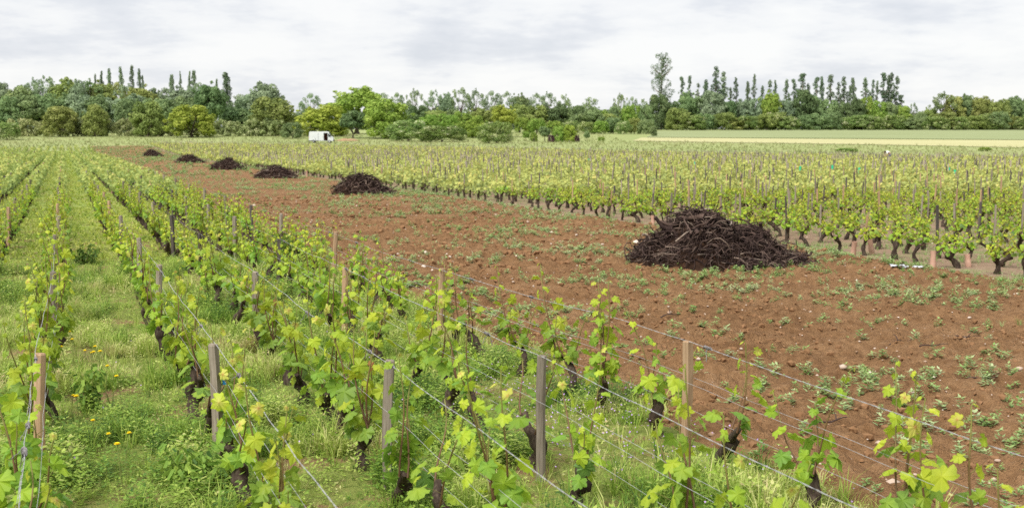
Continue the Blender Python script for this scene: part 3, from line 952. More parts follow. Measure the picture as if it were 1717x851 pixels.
for v0, v1, dens, sz in ((4.5, 18, 17, .125), (18, 34, 17, .13), (34, 80, 9, .16), (80, 230, 3.2, .26)):
    u, v, x, y = spread(r_, 4.8, 15.3, v0, v1, dens)
    cl = fbm(u * .75, v * .55, 91, 3) + .20 * np.clip((u - 7) / 8, 0, 1) * (v < 60) - .03 + .07 * ((u > 5.8) & (v < 17)) + .12 * np.clip((v - 100) / 80, 0, 1)
    keep = r_.random(len(u)) < np.clip((cl - .47) * 4, .12, 1)
    u, v, x, y = (a[keep] for a in (u, v, x, y))
    for i in range(3):                                      # each plant is a few sprigs
        du, dv = u + r_.normal(0, .05, len(u)), v + r_.normal(0, .05, len(u))
        xx, yy = uvw(du, dv)
        tall = r_.uniform(.6, 1.5, len(u))
        cover(mbs, T_WEED, xx, yy, ground_z(du, dv) - .01, sz * tall * .8, np.clip(.5 + .7 * (fbm(du * .5, dv * .5, 93, 2) - .5) + r_.normal(0, .15, len(u)), 0, 1), r_)
for v0, v1, dens, sz in ((8, 30, 110, .11), (30, 60, 26, .14)):
    u, v, x, y = spread(r_, 15.0, 40, v0, v1, dens)
    keep = r_.random(len(u)) < np.clip((fbm(u * .8, v * .8, 95, 3) - .40) * 4, .06, 1) * np.where(u < 16.3, 1, .7)
    u, v, x, y = (a[keep] for a in (u, v, x, y))
    cover(mbs, T_HERB + T_BLADE, x, y, gz(y), sz * r_.uniform(.6, 1.5, len(u)), np.clip(.4 + r_.normal(0, .2, len(u)), 0, 1), r_)
u, v, x, y = spread(r_, 11, 15.2, 11.5, 17.5, 26)             # the greener strip in front of the bush vines
keep = (fbm(u * .9, v * .9, 97, 3) > .52); u, v, x, y = (a[keep] for a in (u, v, x, y))
cover(mbs, T_FINE + T_HERB, x, y, ground_z(u, v) - .01, .13 * r_.uniform(.6, 1.4, len(u)), np.clip(.35 + r_.normal(0, .15, len(u)), 0, 1), r_)
tag(link('weeds', mbs.mesh('weeds', M['weed'])), kind='stuff')

for v0, v1, dens, sz in ((4.5, 20, 9, .0085), (20, 50, 3, .016)):
    u, v, x, y = spread(r_, 4.8, 15.2, v0, v1, dens)
    rocks(peb, u, v, sz * r_.lognormal(0, .5, len(u)), np.clip(r_.normal(.6, .2, len(u)), 0, 1))
    u, v, x, y = spread(r_, 4.7, 15.2, v0, v1, dens * 6)
    kk_ = fbm(u * 1.2, v * 1.2, 27, 3) > .46; u, v = u[kk_], v[kk_]
    rocks(clo, u, v, sz * 2.0 * np.minimum(r_.lognormal(0, .6, len(u)), 2.6), np.full(len(u), .5), .7)
u, v, x, y = spread(r_, 15.2, 30, 8, 30, 2)
rocks(peb, u, v, .016 * r_.lognormal(0, .4, len(u)), np.clip(r_.normal(.6, .2, len(u)), 0, 1))
tag(link('pebbles', peb.mesh('pebbles', M['stone'], True)), kind='stuff')
tag(link('clods', clo.mesh('clods', M['clod'], False)), kind='stuff')

# purple wildflowers in the grass by the soil
mb = MB()
n = 420
u = np.concatenate([r_.normal(3.95, .42, n), r_.uniform(-1, 3, 60)]); v = np.concatenate([r_.normal(9.0, 1.3, n), r_.uniform(8, 16, 60)])
s = u < 4.9; u, v = u[s], v[s]; x, y = uvw(u, v)
V0 = np.array([(0, 0, 0), (.5, .2, .12), (.35, .55, .1), (0, 1, .05), (-.3, .5, .12), (-.5, .15, .1)]) - [0, .45, 0]
F0 = np.array([(0, 1, 2), (0, 2, 3), (0, 3, 4), (0, 4, 5)])
nn = len(u)
R = frames(r_.normal(0, .5, (nn, 3)) + [0, -.5, .8], r_.normal(0, 1, (nn, 3)))
V, F = scatter(V0, F0, np.stack([x, y, gz(y) + r_.uniform(.08, .2, nn)], 1), R, r_.uniform(.009, .017, nn)); mb.add(V, F)
tag(link('purple_wildflowers', mb.mesh('purple_wildflowers', M['flower_purple'])), kind='stuff')

# yellow flowers, one by one
def flower_meshes(rng):
    st = MB(); t = np.linspace(0, 1, 5)
    P = np.stack([.05 * t ** 2 * rng.uniform(-1, 1), .04 * t ** 2 * rng.uniform(-1, 1), t * .30], 1)
    tube_into(st, P, .0028, 5)
    b = MB(); a = np.arange(14) * 2 * math.pi / 14
    for ring, (r0, z0, tilt) in enumerate(((.019, .0, .006), (.013, .004, .009))):
        for q in a + ring * .2:
            d = np.array([math.cos(q), math.sin(q), 0]); s = np.array([-math.sin(q), math.cos(q), 0]) * .0035
            b.add([d * .003 - s + P[-1] + [0, 0, z0], d * .003 + s + P[-1] + [0, 0, z0], d * r0 + s + P[-1] + [0, 0, z0 + tilt], d * r0 - s + P[-1] + [0, 0, z0 + tilt]], [(0, 1, 2, 3)])
    return st.mesh('stem', M['stem_green'], True), b.mesh('bloom', M['flower_yellow'])


FL = [flower_meshes(r_) for _ in range(3)]
spots = [(160, 630), (152, 640), (166, 645), (172, 625), (148, 628), (124, 615), (205, 690), (160, 755), (135, 745), (173, 800), (211, 795), (204, 812), (112, 620), (120, 700), (178, 655), (128, 590), (96, 500), (70, 495), (75, 475)]
for i, (px, py) in enumerate(spots):
    g = ground_at(px, py + 14); st, bl = FL[i % 3]
    t = thing('yellow_flower', (g[0], g[1], g[2] - .02), 'small yellow flower on a thin stem in the grass by the fifth row', 'flower', 'yellow flowers in the grass', r_.uniform(0, 6), r_.uniform(.85, 1.25))
    link('stem', st, t); link('bloom', bl, t)

# taller single weeds
def tall_weed(loc, h, w, n, label, tint, rz=0):
    t = thing('tall_weed', loc, label, 'weed')
    st, lf = MB(), MB()
    for i in range(n):
        a = r_.uniform(0, 6.28); r = r_.uniform(0, w * .5); L = h * r_.uniform(.6, 1)
        q = np.linspace(0, 1, 5)
        P = np.stack([math.cos(a) * r * (.4 + .8 * q), math.sin(a) * r * (.4 + .8 * q), q * L], 1)
        tube_into(st, P, .005 * (1.2 - q), 4)
        m = 26; qq = r_.uniform(.1, 1, m); aa = r_.uniform(0, 6.28, m)
        o = np.stack([np.cos(aa), np.sin(aa), 0 * aa], 1)
        pos = np.stack([np.interp(qq, q, P[:, k]) for k in range(3)], 1) + o * .03
        leaves_into(lf, pos, o, r_.uniform(.04, .085, m), np.clip(r_.normal(tint, .12, m), 0, 1), (QUAD_V * [.45, 1.2, 1], QUAD_F), r_)
    link('stem', st.mesh('stem', M['stem_green'], True), t); link('foliage', lf.mesh('foliage', M['grass']), t)


g = ground_at(487, 448); tall_weed(g, .62, .55, 34, 'large feathery dark green weed standing beside the bare soil', .10)
g = ground_at(138, 444); tall_weed(g, .42, .6, 18, 'dark green clump of weeds in the grassy aisle between fourth and fifth rows', .06)
g = ground_at(335, 840); tall_weed(g, .34, .5, 26, 'leafy green weed clump at the foot of the nearest grey post', .22)
g = ground_at(150, 690); tall_weed(g, .42, .3, 9, 'tall spindly weed with yellow flowers beside the nearest pale post', .2)
g = ground_at(62, 560); tall_weed(g, .55, .4, 10, 'thin branching weed standing left of the fifth row', .45)

# twigs lying on the bare soil
def twig_mesh(rng, L):
    mb = MB(); t = np.linspace(0, 1, 7)
    P = np.stack([t * L, .05 * L * np.sin(t * 5 + rng.uniform(0, 6)), .015 + .05 * L * np.abs(np.sin(t * 4 + rng.uniform(0, 3)))], 1)
    tube_into(mb, P, .008 * (1.2 - .7 * t), 5, 0, .5, .15, rng)
    q = P[3]; tube_into(mb, [q, q + [.1 * L, .1 * L, .08 * L], q + [.2 * L, .22 * L, .1 * L]], [.006, .005, .003], 5, 0, .5)
    return mb.mesh('twig', M['brush'], True)


for (px, py, L, txt) in ((1540, 605, .4, 'dark twig lying among the weeds on the right of the bare soil'), (1598, 580, .32, 'short dark twig standing up from the soil near the greener strip'), (1490, 592, .5, 'long thin dark twig pressed into the bare soil'),
                         (1620, 665, .3, 'forked dark twig beside a weed on the bare soil'), (1375, 748, .35, 'dark twig on the soil just below the low wire'), (950, 397, .55, 'brown stick lying on the soil left of the nearest brush pile'),
                         (1105, 548, .5, 'thin dark stick on the soil behind the pale post'), (1590, 530, .35, 'stubby dark piece of wood on the soil below the bush vines')):
    g = ground_at(px, py); u, v = uv_of(g[0], g[1])
    o = link('twig', twig_mesh(r_, L), None, (g[0], g[1], float(ground_z(u, v))), r_.uniform(-1.2, 1.2))
    tag(o, txt, 'twig')
for (px, py, s, txt) in ((1413, 640, .05, 'pale rounded stone on the soil just under the top wire'), (1473, 787, .05, 'flat pale stone on the soil beyond the low wires'), (1495, 848, .07, 'broad tan stone at the very front of the soil'), (1708, 642, .05, 'pinkish stone near the right end of the soil')):
    g = ground_at(px, py); u, v = uv_of(g[0], g[1]); mb = MB(); V, F = rock(r_); mb.add(V * [s, s * .8, s * .6], F, 0, .6)
    tag(link('stone', mb.mesh('stone', M['stone'], True), None, (g[0], g[1], float(ground_z(u, v)) + s * .25), r_.uniform(0, 3)), txt, 'stone')

# ------------------------------------------------------------------ brush piles
def branch(rng, L, r, sides=6, n=8):
    t = np.linspace(0, 1, n)
    a = rng.normal(0, 1, (4, 3)); P = np.stack([(t - .5) * L, 0 * t, 0 * t], 1)
    for k in range(1, 4): P += np.sin(t[:, None] * k * 2.6 + a[k] * 3) * a[k] * L * .11 / k
    rad = r * (1.15 - .75 * t) * (1 + .18 * rng.uniform(-1, 1, n))
    return tube(P, rad, sides, .15, rng)


def mound_h(x, y, W, D, H, seed):
    x = np.asarray(x, float); y = np.asarray(y, float)
    xs = x + W * .04
    q = np.sqrt((xs / (W / 2)) ** 2 + (y / (D / 2)) ** 2)
    e = np.where(xs < 0, 1.9, 1.15)
    b = np.clip(1 - np.clip(q, 0, 1) ** e, 0, 1) ** 1.05
    n = fbm(x * 1.6 + seed * 7, y * 1.6, seed, 3)
    return H * b * (.55 + .95 * n)


def brush_pile(px, py, wpx, hpx, label, seed, near):
    rng = np.random.default_rng(seed)
    g = ground_at(px, py); dep = g[1]
    W = wpx * dep / FPX; H = hpx * dep / FPX; D = W * .8
    loc = g + np.array([0, D * .28, 0])
    t = thing('brush_pile', loc, label, 'brush pile', 'heaps of pulled vines along the bare soil')
    k = 40; gx = np.linspace(-W / 2, W / 2, k); X, Y = np.meshgrid(gx, gx * D / W)
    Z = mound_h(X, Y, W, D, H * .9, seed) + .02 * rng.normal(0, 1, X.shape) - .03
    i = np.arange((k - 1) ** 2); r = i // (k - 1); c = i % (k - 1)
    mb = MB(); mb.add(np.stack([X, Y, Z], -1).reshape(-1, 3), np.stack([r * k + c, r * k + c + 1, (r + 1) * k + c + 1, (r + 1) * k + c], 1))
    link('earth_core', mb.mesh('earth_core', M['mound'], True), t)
    nb = 1900 if near else 520
    T = [branch(rng, 1, .022 if near else .03, 5, 7) for _ in range(9)]
    q = rng.uniform(0, 1, nb) ** .6; a = rng.uniform(0, 6.28, nb)
    x = np.cos(a) * q * W * .485; y = np.sin(a) * q * D * .485
    z = mound_h(x, y, W, D, H * .92, seed) + rng.normal(.015, .03, nb)
    mb = MB(); wh = rng.integers(0, 9, nb)
    for j in range(9):
        s = wh == j; m = int(s.sum())
        d = unit(np.stack([x[s], y[s], 0 * x[s]], 1) * .5 + rng.normal(0, .8, (m, 3)) * [1, 1, .30] + np.stack([0 * x[s], 0 * x[s], -.25 * q[s]], 1))
        R = np.stack([d, unit(np.cross([0, 0, 1.0], d)), np.cross(d, unit(np.cross([0, 0, 1.0], d)))], -1)
        L = rng.uniform(.2, .62, m) * (1 if near else 1.3)
        V, F = scatter(*T[j], np.stack([x[s], y[s], np.maximum(z[s], .01)], 1), R, np.stack([L, rng.uniform(.25, .9, m), rng.uniform(.25, .9, m)], 1))
        mb.add(V, F, 0, np.repeat(np.clip(rng.normal(.46, .2, m), 0, .95), len(T[j][0])))
    # fine twigs bristling out of the heap
    m = 900 if near else 160
    T2 = branch(rng, 1, .006, 4, 6); aa = rng.uniform(0, 6.28, m); qq = rng.uniform(.1, 1, m) ** .6
    x2 = np.cos(aa) * qq * W * .48; y2 = np.sin(aa) * qq * D * .48; z2 = mound_h(x2, y2, W, D, H * .92, seed)
    d = unit(np.stack([np.cos(aa) * .6, np.sin(aa) * .6, .5 + 0 * aa], 1) + rng.normal(0, .6, (m, 3)))
    R = np.stack([d, unit(np.cross([0.3, 0, 1.0], d)), np.cross(d, unit(np.cross([0.3, 0, 1.0], d)))], -1)
    V, F = scatter(*T2, np.stack([x2, y2, z2 + .03], 1), R, np.stack([rng.uniform(.15, .5, m), np.ones(m), np.ones(m)], 1))
    mb.add(V, F, 0, np.repeat(np.clip(rng.normal(.4, .15, m), 0, 1), len(T2[0])))
    tag(link('tangled_branches', mb.mesh('tangled_branches', M['brush'], True), t), kind='stuff')
    # the pieces one can make out
    nbig = 46 if near else 8
    for i in range(nbig):
        mb = MB(); L = rng.uniform(.4, .95); V, F = branch(rng, L, rng.uniform(.007, .019), 7, 10)
        mb.add(V, F, 0, float(np.clip(rng.normal(.62, .2), .25, 1)))
        a = rng.uniform(0, 6.28) if i > 12 else rng.uniform(3.5, 5.9); q = rng.uniform(.05, .85)
        x, y = math.cos(a) * q * W * .47, math.sin(a) * q * D * .47
        o = link('branch', mb.mesh('branch', M['brush'], True), t, (x, y, float(mound_h(np.array(x), np.array(y), W, D, H * .92, seed)) + .07))
        o.rotation_euler = (rng.uniform(0, 3), rng.uniform(-.7, .7) if rng.random() < .15 else rng.normal(0, .2), rng.uniform(0, 6.28))
    for i in range(10 if near else 3):                       # pulled stumps
        mb = MB(); n = 8; s = np.linspace(0, 1, n); L = rng.uniform(.22, .4)
        P = np.stack([.05 * np.sin(s * 4 + rng.uniform(0, 6)), .05 * np.sin(s * 3 + rng.uniform(0, 6)), s * L], 1)
        tube_into(mb, P, rng.uniform(.03, .048) * (1.2 - .5 * s + .3 * (s < .15)), 8, 0, float(rng.uniform(.3, .75)), .25, rng)
        a = rng.uniform(3.3, 6.1); q = rng.uniform(.2, .9)
        x, y = math.cos(a) * q * W * .47, math.sin(a) * q * D * .47
        o = link('stump', mb.mesh('stump', M['brush'], True), t, (x, y, float(mound_h(np.array(x), np.array(y), W, D, H * .9, seed)) + .03))
        o.rotation_euler = (rng.uniform(-1.6, 1.6), rng.uniform(-1.6, 1.6), rng.uniform(0, 6))
    for i in range(9 if near else 3):                        # lumps of earth at the foot
        mb = MB(); V, F = rock(rng); s = rng.uniform(.05, .13)
        mb.add(V * [s * 1.3, s, s * .8], F, 0, .5)
        a = rng.uniform(3.3, 6.1); q = rng.uniform(.75, 1.02)
        link('earth_lump', mb.mesh('earth_lump', M['clod'], True), t, (math.cos(a) * q * W * .47, math.sin(a) * q * D * .45, .05), rng.uniform(0, 3))


brush_pile(1224, 453, 330, 90, 'largest and nearest dark brown heap of pulled vine wood', 51, True)
brush_pile(609, 329, 112, 33, 'second nearest dark heap of pulled vines on the bare soil', 52, False)
brush_pile(463, 301, 78, 22, 'third dark heap of pulled vines counting from the nearest', 53, False)
brush_pile(380, 286, 62, 20, 'fourth dark heap of pulled vines, peaked, counting from the nearest', 54, False)
brush_pile(317, 274, 54, 13, 'fifth low dark heap of pulled vines counting from the nearest', 55, False)
brush_pile(255, 263, 37, 11, 'farthest and smallest dark heap of pulled vines', 56, False)

# ------------------------------------------------------------------ tubes, scraps
def sleeve_mesh(rng, L, r, mat):
    mb = MB(); t = np.linspace(0, 1, 6); P = np.stack([.02 * t, .01 * t ** 2, t * L], 1)
    V, F = tube(P, r * (1 + .1 * np.sin(t * 7)), 9, .06, rng); mb.add(V, F)
    V, F = tube(P, r * .9, 9); mb.add(V, F[:, ::-1])
    return mb.mesh('plant_sleeve', mat, True)


for (px, py, L, lean, txt) in ((1429, 431, .33, -.25, 'leaning salmon plastic vine sleeve beside the front stake'), (1462, 428, .32, .15, 'upright salmon vine sleeve second from the big brush pile'),
                               (1564, 453, .36, .05, 'tall salmon vine sleeve alone at the edge of the bare soil'), (1624, 450, .25, .2, 'short orange vine sleeve beside a bent vine trunk'), (1095, 380, .3, .05, 'pale salmon sleeve left of the big brush pile'), (487, 293, .4, 0, 'whitish vine sleeve at the block edge by the fourth heap'), (515, 298, .45, 0, 'whitish vine sleeve at the block edge right of the fourth heap')):
    g = ground_at(px, py)
    o = link('plant_sleeve', sleeve_mesh(r_, L, .055, M['sleeve']), None, g, r_.uniform(0, 3)); o.rotation_euler.y = lean
    tag(o, txt, 'vine sleeve')
for i, (px, py) in enumerate(((1341, 303), (1395, 300), (1440, 306), (987, 283), (1165, 291), (1590, 305), (1600, 312), (1077, 283))):
    g = ground_at(px, py)
    o = link('plant_sleeve', sleeve_mesh(r_, .85, .07, M['sleeve_green']), None, g)
    tag(o, 'small bright green sleeve standing far off among the low bush vines', 'vine sleeve', 'green vine sleeves far off in the block')
for (px, py, s, txt) in ((1505, 458, .14, 'crumpled white plastic scrap on the soil before the bush vines'), (1517, 460, .08, 'small white scrap just right of a larger crumpled one'), (1540, 462, .10, 'thin pale scrap at the right of the white litter')):
    g = ground_at(px, py); mb = MB(); n = 7
    X, Y = np.meshgrid(np.linspace(-1, 1, n), np.linspace(-.5, .5, n))
    Z = .35 * r_.random((n, n)) + .1
    i = np.arange((n - 1) ** 2); r = i // (n - 1); c = i % (n - 1)
    mb.add(np.stack([X, Y, Z], -1).reshape(-1, 3) * s, np.stack([r * n + c, r * n + c + 1, (r + 1) * n + c + 1, (r + 1) * n + c], 1))
    u, v = uv_of(g[0], g[1])
    tag(link('plastic_scrap', mb.mesh('plastic_scrap', M['white_scrap']), None, (g[0], g[1], float(ground_z(u, v)) if u < 15.2 else g[2] + .02), r_.uniform(0, 1)), txt, 'litter')

# ------------------------------------------------------------------ van
def bm_mesh_from(profile, y0, y1, mat, name, bevel=.06):
    import bmesh
    bm = bmesh.new()
    vs = [bm.verts.new((x, y0, z)) for x, z in profile]
    f = bm.faces.new(vs)
    ex = bmesh.ops.extrude_face_region(bm, geom=[f])
    for v in [e for e in ex['geom'] if isinstance(e, bmesh.types.BMVert)]: v.co.y = y1
    bmesh.ops.recalc_face_normals(bm, faces=bm.faces)
    if bevel:
        bmesh.ops.bevel(bm, geom=list(bm.edges), offset=bevel, segments=2, affect='EDGES', profile=.6)
    me = bpy.data.meshes.new(name); bm.to_mesh(me); bm.free(); me.materials.append(mat)
    return me


M['van_white'] = solid_mat('white van paint', [(.3, (.56, .58, .61)), (.7, (.64, .65, .67))], (1.2, 1.2, 1.2), 3, .35, .5)
M['van_dark'] = solid_mat('dark trim', [(.3, (.015, .016, .018)), (.7, (.035, .036, .04))], (4, 4, 4), 2, .6, .4)
M['van_glass'] = solid_mat('van window', [(.3, (.012, .02, .02)), (.7, (.03, .045, .045))], (1, 1, 1), 2, .3, .3)
M['van_inside'] = solid_mat('van interior', [(.3, (.10, .035, .022)), (.7, (.20, .075, .045))], (2, 2, 2), 3, .8, .2)
M['rim'] = solid_mat('steel rim', [(.3, (.35, .35, .36)), (.7, (.5, .5, .5))], (4, 4, 4), 2, .45, .5)
M['lamp'] = solid_mat('lamp glass', [(.3, (.6, .62, .62)), (.7, (.75, .76, .76))], (4, 4, 4), 2, .15, .6)
M['lamp_red'] = solid_mat('red lamp', [(.3, (.35, .02, .015)), (.7, (.45, .03, .02))], (4, 4, 4), 2, .2, .6)
gv = ground_at(538, 239.5); dv = float(gv[1]); S = 40.5 * dv / FPX / 5.4
t = thing('panel_van', (gv[0] - 20.0 * dv / FPX, gv[1], gv[2]), 'white high-roofed panel van with its side door open at the edge of the meadow', 'van', rz=.04, scale=S)
prof = [(.0, .38), (.02, 1.4), (.10, 2.38), (.35, 2.5), (4.15, 2.5), (4.42, 2.36), (4.86, 1.5), (5.30, 1.22), (5.40, .95), (5.40, .38)]
body_me = bm_mesh_from(prof, 0, 1.98, M['van_white'], 'body', .07)
body = link('body', body_me, t)
cut = link('cutter', bm_mesh_from([(3.32, .5), (3.32, 2.2), (4.2, 2.2), (4.2, .5)], -.3, 1.5, M['van_inside'], 'cutter', 0), t)
bpy.context.view_layer.update()
md = body.modifiers.new('opening', 'BOOLEAN'); md.operation = 'DIFFERENCE'; md.object = cut; md.solver = 'EXACT'
try: md.material_mode = 'TRANSFER'
except Exception: pass
dg = bpy.context.evaluated_depsgraph_get()
me2 = bpy.data.meshes.new_from_object(body.evaluated_get(dg))
body.modifiers.clear(); body.data = me2; me2.name = 'body'
bpy.data.objects.remove(cut)


def van_part(name, lo, hi, mat, parent=None, label=None):
    mb = MB(); box_into(mb, lo, hi); o = link(name, mb.mesh(name, mat), parent or t)
    if label: o['label'] = label
    return o


sd = link('sliding_door', bm_mesh_from([(2.12, .55), (2.12, 2.26), (3.28, 2.26), (3.28, .55)], -.055, -.012, M['van_white'], 'sliding_door', .015), t)
van_part('handle', (3.0, -.075, 1.25), (3.2, -.058, 1.31), M['van_dark'], sd)
cd = link('cab_door', bm_mesh_from([(4.28, .5), (4.28, 2.12), (4.40, 2.14), (4.80, 1.44), (4.95, 1.30), (4.95, .5)], -.02, .0, M['van_white'], 'cab_door', .004), t)
link('window', bm_mesh_from([(4.30, 1.30), (4.30, 2.08), (4.42, 2.08), (4.84, 1.34)], -.036, -.021, M['van_glass'], 'window', .003), cd)
ws = MB(); ws.add([(4.46, .12, 2.34), (4.46, 1.86, 2.34), (4.90, 1.9, 1.52), (4.90, .08, 1.52), (4.47, .12, 2.345), (4.47, 1.86, 2.345), (4.915, 1.9, 1.525), (4.915, .08, 1.525)],
                  [(0, 1, 2, 3), (7, 6, 5, 4), (0, 3, 7, 4), (1, 5, 6, 2), (0, 4, 5, 1), (3, 2, 6, 7)])
link('windscreen', ws.mesh('windscreen', M['van_glass']), t)
van_part('bumper', (-.06, .0, .34), (.06, 1.98, .62), M['van_dark'], label='dark rear bumper')
van_part('bumper', (5.36, .04, .34), (5.5, 1.94, .70), M['van_dark'], label='dark front bumper')
van_part('side_trim', (.1, -.02, .40), (2.08, -.003, .54), M['van_dark'])
for sx in (1.42, 2.06): van_part('door_seam', (sx, -.012, .5), (sx + .05, -.002, 2.25 if sx > 2 else 1.1), M['van_dark'])
van_part('headlight', (5.28, .10, .86), (5.43, .42, 1.10), M['lamp']); van_part('headlight', (5.28, 1.56, .86), (5.43, 1.88, 1.10), M['lamp'])
van_part('tail_light', (-.02, .04, 1.0), (.05, .18, 1.5), M['lamp_red']); van_part('tail_light', (-.02, 1.80, 1.0), (.05, 1.94, 1.5), M['lamp_red'])
van_part('wing_mirror', (4.72, -.24, 1.40), (4.86, -.03, 1.72), M['van_dark'])
for wx in (1.0, 4.55):
    for wy in (-.02, 1.80):
        w = MB(); a = np.arange(20) * 2 * math.pi / 20
        prof_w = [(.20, .0), (.30, .0), (.345, .04), (.345, .16), (.30, .20), (.20, .20)]
        V = np.array([[(wx + math.cos(q) * r, wy + yy, .345 + math.sin(q) * r) for r, yy in prof_w] for q in a]).reshape(-1, 3)
        k6 = len(prof_w); F = [(i * k6 + j, ((i + 1) % 20) * k6 + j, ((i + 1) % 20) * k6 + (j + 1) % k6, i * k6 + (j + 1) % k6) for i in range(20) for j in range(k6)]
        w.add(V, F)
        wo = link('wheel', w.mesh('wheel', M['van_dark'], True), t)
        rm = MB(); tube_into(rm, [(wx, wy + .03, .345), (wx, wy + .05, .345), (wx, wy + .17, .345)], [.17, .2, .2], 16)
        link('rim', rm.mesh('rim', M['rim']), wo)

# ------------------------------------------------------------------ the worker
M['skin'] = solid_mat('skin', [(.3, (.42, .25, .17)), (.7, (.5, .31, .22))], (8, 8, 8), 2, .6, .3)
M['shirt'] = solid_mat('white shirt', [(.3, (.70, .72, .75)), (.7, (.80, .81, .83))], (6, 6, 6), 3, .85, .2)
M['jeans'] = solid_mat('blue trousers', [(.3, (.03, .06, .16)), (.7, (.06, .11, .25))], (9, 9, 9), 3, .9, .2)
M['hair'] = solid_mat('dark hair', [(.3, (.02, .015, .012)), (.7, (.05, .04, .03))], (30, 30, 30), 3, .7, .3)


def skin_obj(name, verts, edges, radii, mat, parent, level=1):
    me = bpy.data.meshes.new(name); me.from_pydata(verts, edges, [])
    o = bpy.data.objects.new(name, me); COL.objects.link(o)
    s = o.modifiers.new('s', 'SKIN'); sb = o.modifiers.new('b', 'SUBSURF'); sb.levels = level; sb.render_levels = level
    for v, r in zip(me.skin_vertices[0].data, radii): v.radius = (r, r) if not hasattr(r, '__len__') else r
    me.skin_vertices[0].data[0].use_root = True
    bpy.context.view_layer.update()
    m2 = bpy.data.meshes.new_from_object(o.evaluated_get(bpy.context.evaluated_depsgraph_get()))
    bpy.data.objects.remove(o)
    m2.name = name; m2.materials.clear(); m2.materials.append(mat)
    m2.polygons.foreach_set('use_smooth', [True] * len(m2.polygons))
    return link(name, m2, parent)


gp = ground_at(1491, 271)
t = thing('person', gp, 'person in white shirt and blue trousers bending down among the far vines', 'person', rz=math.radians(200))
B = {'pel': (0, 0, .92), 'sp1': (.13, 0, 1.06), 'sp2': (.34, 0, 1.12), 'neck': (.52, 0, 1.10), 'hd': (.66, 0, 1.04), 'hd2': (.74, 0, .98)}
V = [B['pel'], B['sp1'], B['sp2'], B['neck'], B['hd'], B['hd2']]; E = [(0, 1), (1, 2), (2, 3), (3, 4), (4, 5)]; R = [.15, .145, .16, .06, .10, .085]
def addv(p, r, par):
    V.append(p); R.append(r); E.append((par, len(V) - 1)); return len(V) - 1
for s in (1, -1):
    a = addv((-.02, s * .1, .82), .095, 0); a = addv((.06, s * .12, .48), .062, a); a = addv((-.02, s * .12, .10), .042, a); addv((.13, s * .13, .04), .035, a)
    a = addv((.45, s * .19, 1.08), .06, 2); a = addv((.50, s * .22, .80), .042, a); a = addv((.62, s * .14, .58), .03, a); h = addv((.65, s * .12, .51), .034, a)
    for q in range(4):
        f = addv((.645 + .018 * q, s * (.10 + .012 * q), .455 - .004 * (q % 3)), .010, h); addv((.65 + .02 * q, s * (.09 + .01 * q), .415 - .008 * (q in (1, 2))), .008, f)
    f = addv((.62, s * .09, .50), .011, h); addv((.625, s * .075, .465), .009, f)
skin_obj('body', V, E, R, M['skin'], t)
V = [(.03, 0, .96), (.13, 0, 1.06), (.34, 0, 1.12), (.47, 0, 1.11)]; E = [(0, 1), (1, 2), (2, 3)]; R = [.165, .165, .18, .10]
for s in (1, -1):
    a = addv((.45, s * .2, 1.08), .08, 2); a = addv((.49, s * .22, .86), .065, a)
skin_obj('shirt', V, E, R, M['shirt'], t)
V = [(.0, 0, .93), (-.02, 0, .88)]; E = [(0, 1)]; R = [.175, .16]
for s in (1, -1):
    a = addv((-.02, s * .1, .80), .115, 1); a = addv((.06, s * .12, .48), .08, a); addv((-.02, s * .12, .12), .062, a)
skin_obj('trousers', V, E, R, M['jeans'], t)
skin_obj('hair', [(.64, 0, 1.075), (.72, 0, 1.03), (.60, 0, 1.09)], [(0, 1), (0, 2)], [.095, .07, .07], M['hair'], t)

# ------------------------------------------------------------------ trees
def blob_crown(rng, blobs, per, leaf, asp=1.0, tint_amp=.18):
    mb = MB()
    for (c, r, rz_) in blobs:
        n = max(20, int(per * (r / .16) ** 1.6))
        d = unit(rng.normal(0, 1, (n, 3)) + np.array([0, 0, .25]))
        rad = rng.uniform(.55, 1.08, n) ** .6
        pos = np.array(c) + d * np.array([r, r, rz_]) * rad[:, None]
        base = .45 + rng.normal(0, tint_amp)
        tint = np.clip(base + .04 + rng.normal(0, .16, n), 0, 1)
        nrm = d * .9 + rng.normal(0, .42, (n, 3)) + np.array([0, 0, .22])
        R = frames(nrm, rng.normal(0, 1, (n, 3)))
        V, F = scatter((QUAD_V - [0, .4, 0]), QUAD_F, pos * [1, 1, asp], R, leaf * rng.uniform(.6, 1.4, n))
        mb.add(V / [1, 1, asp], F, 0, np.repeat(tint, 4))
    return mb


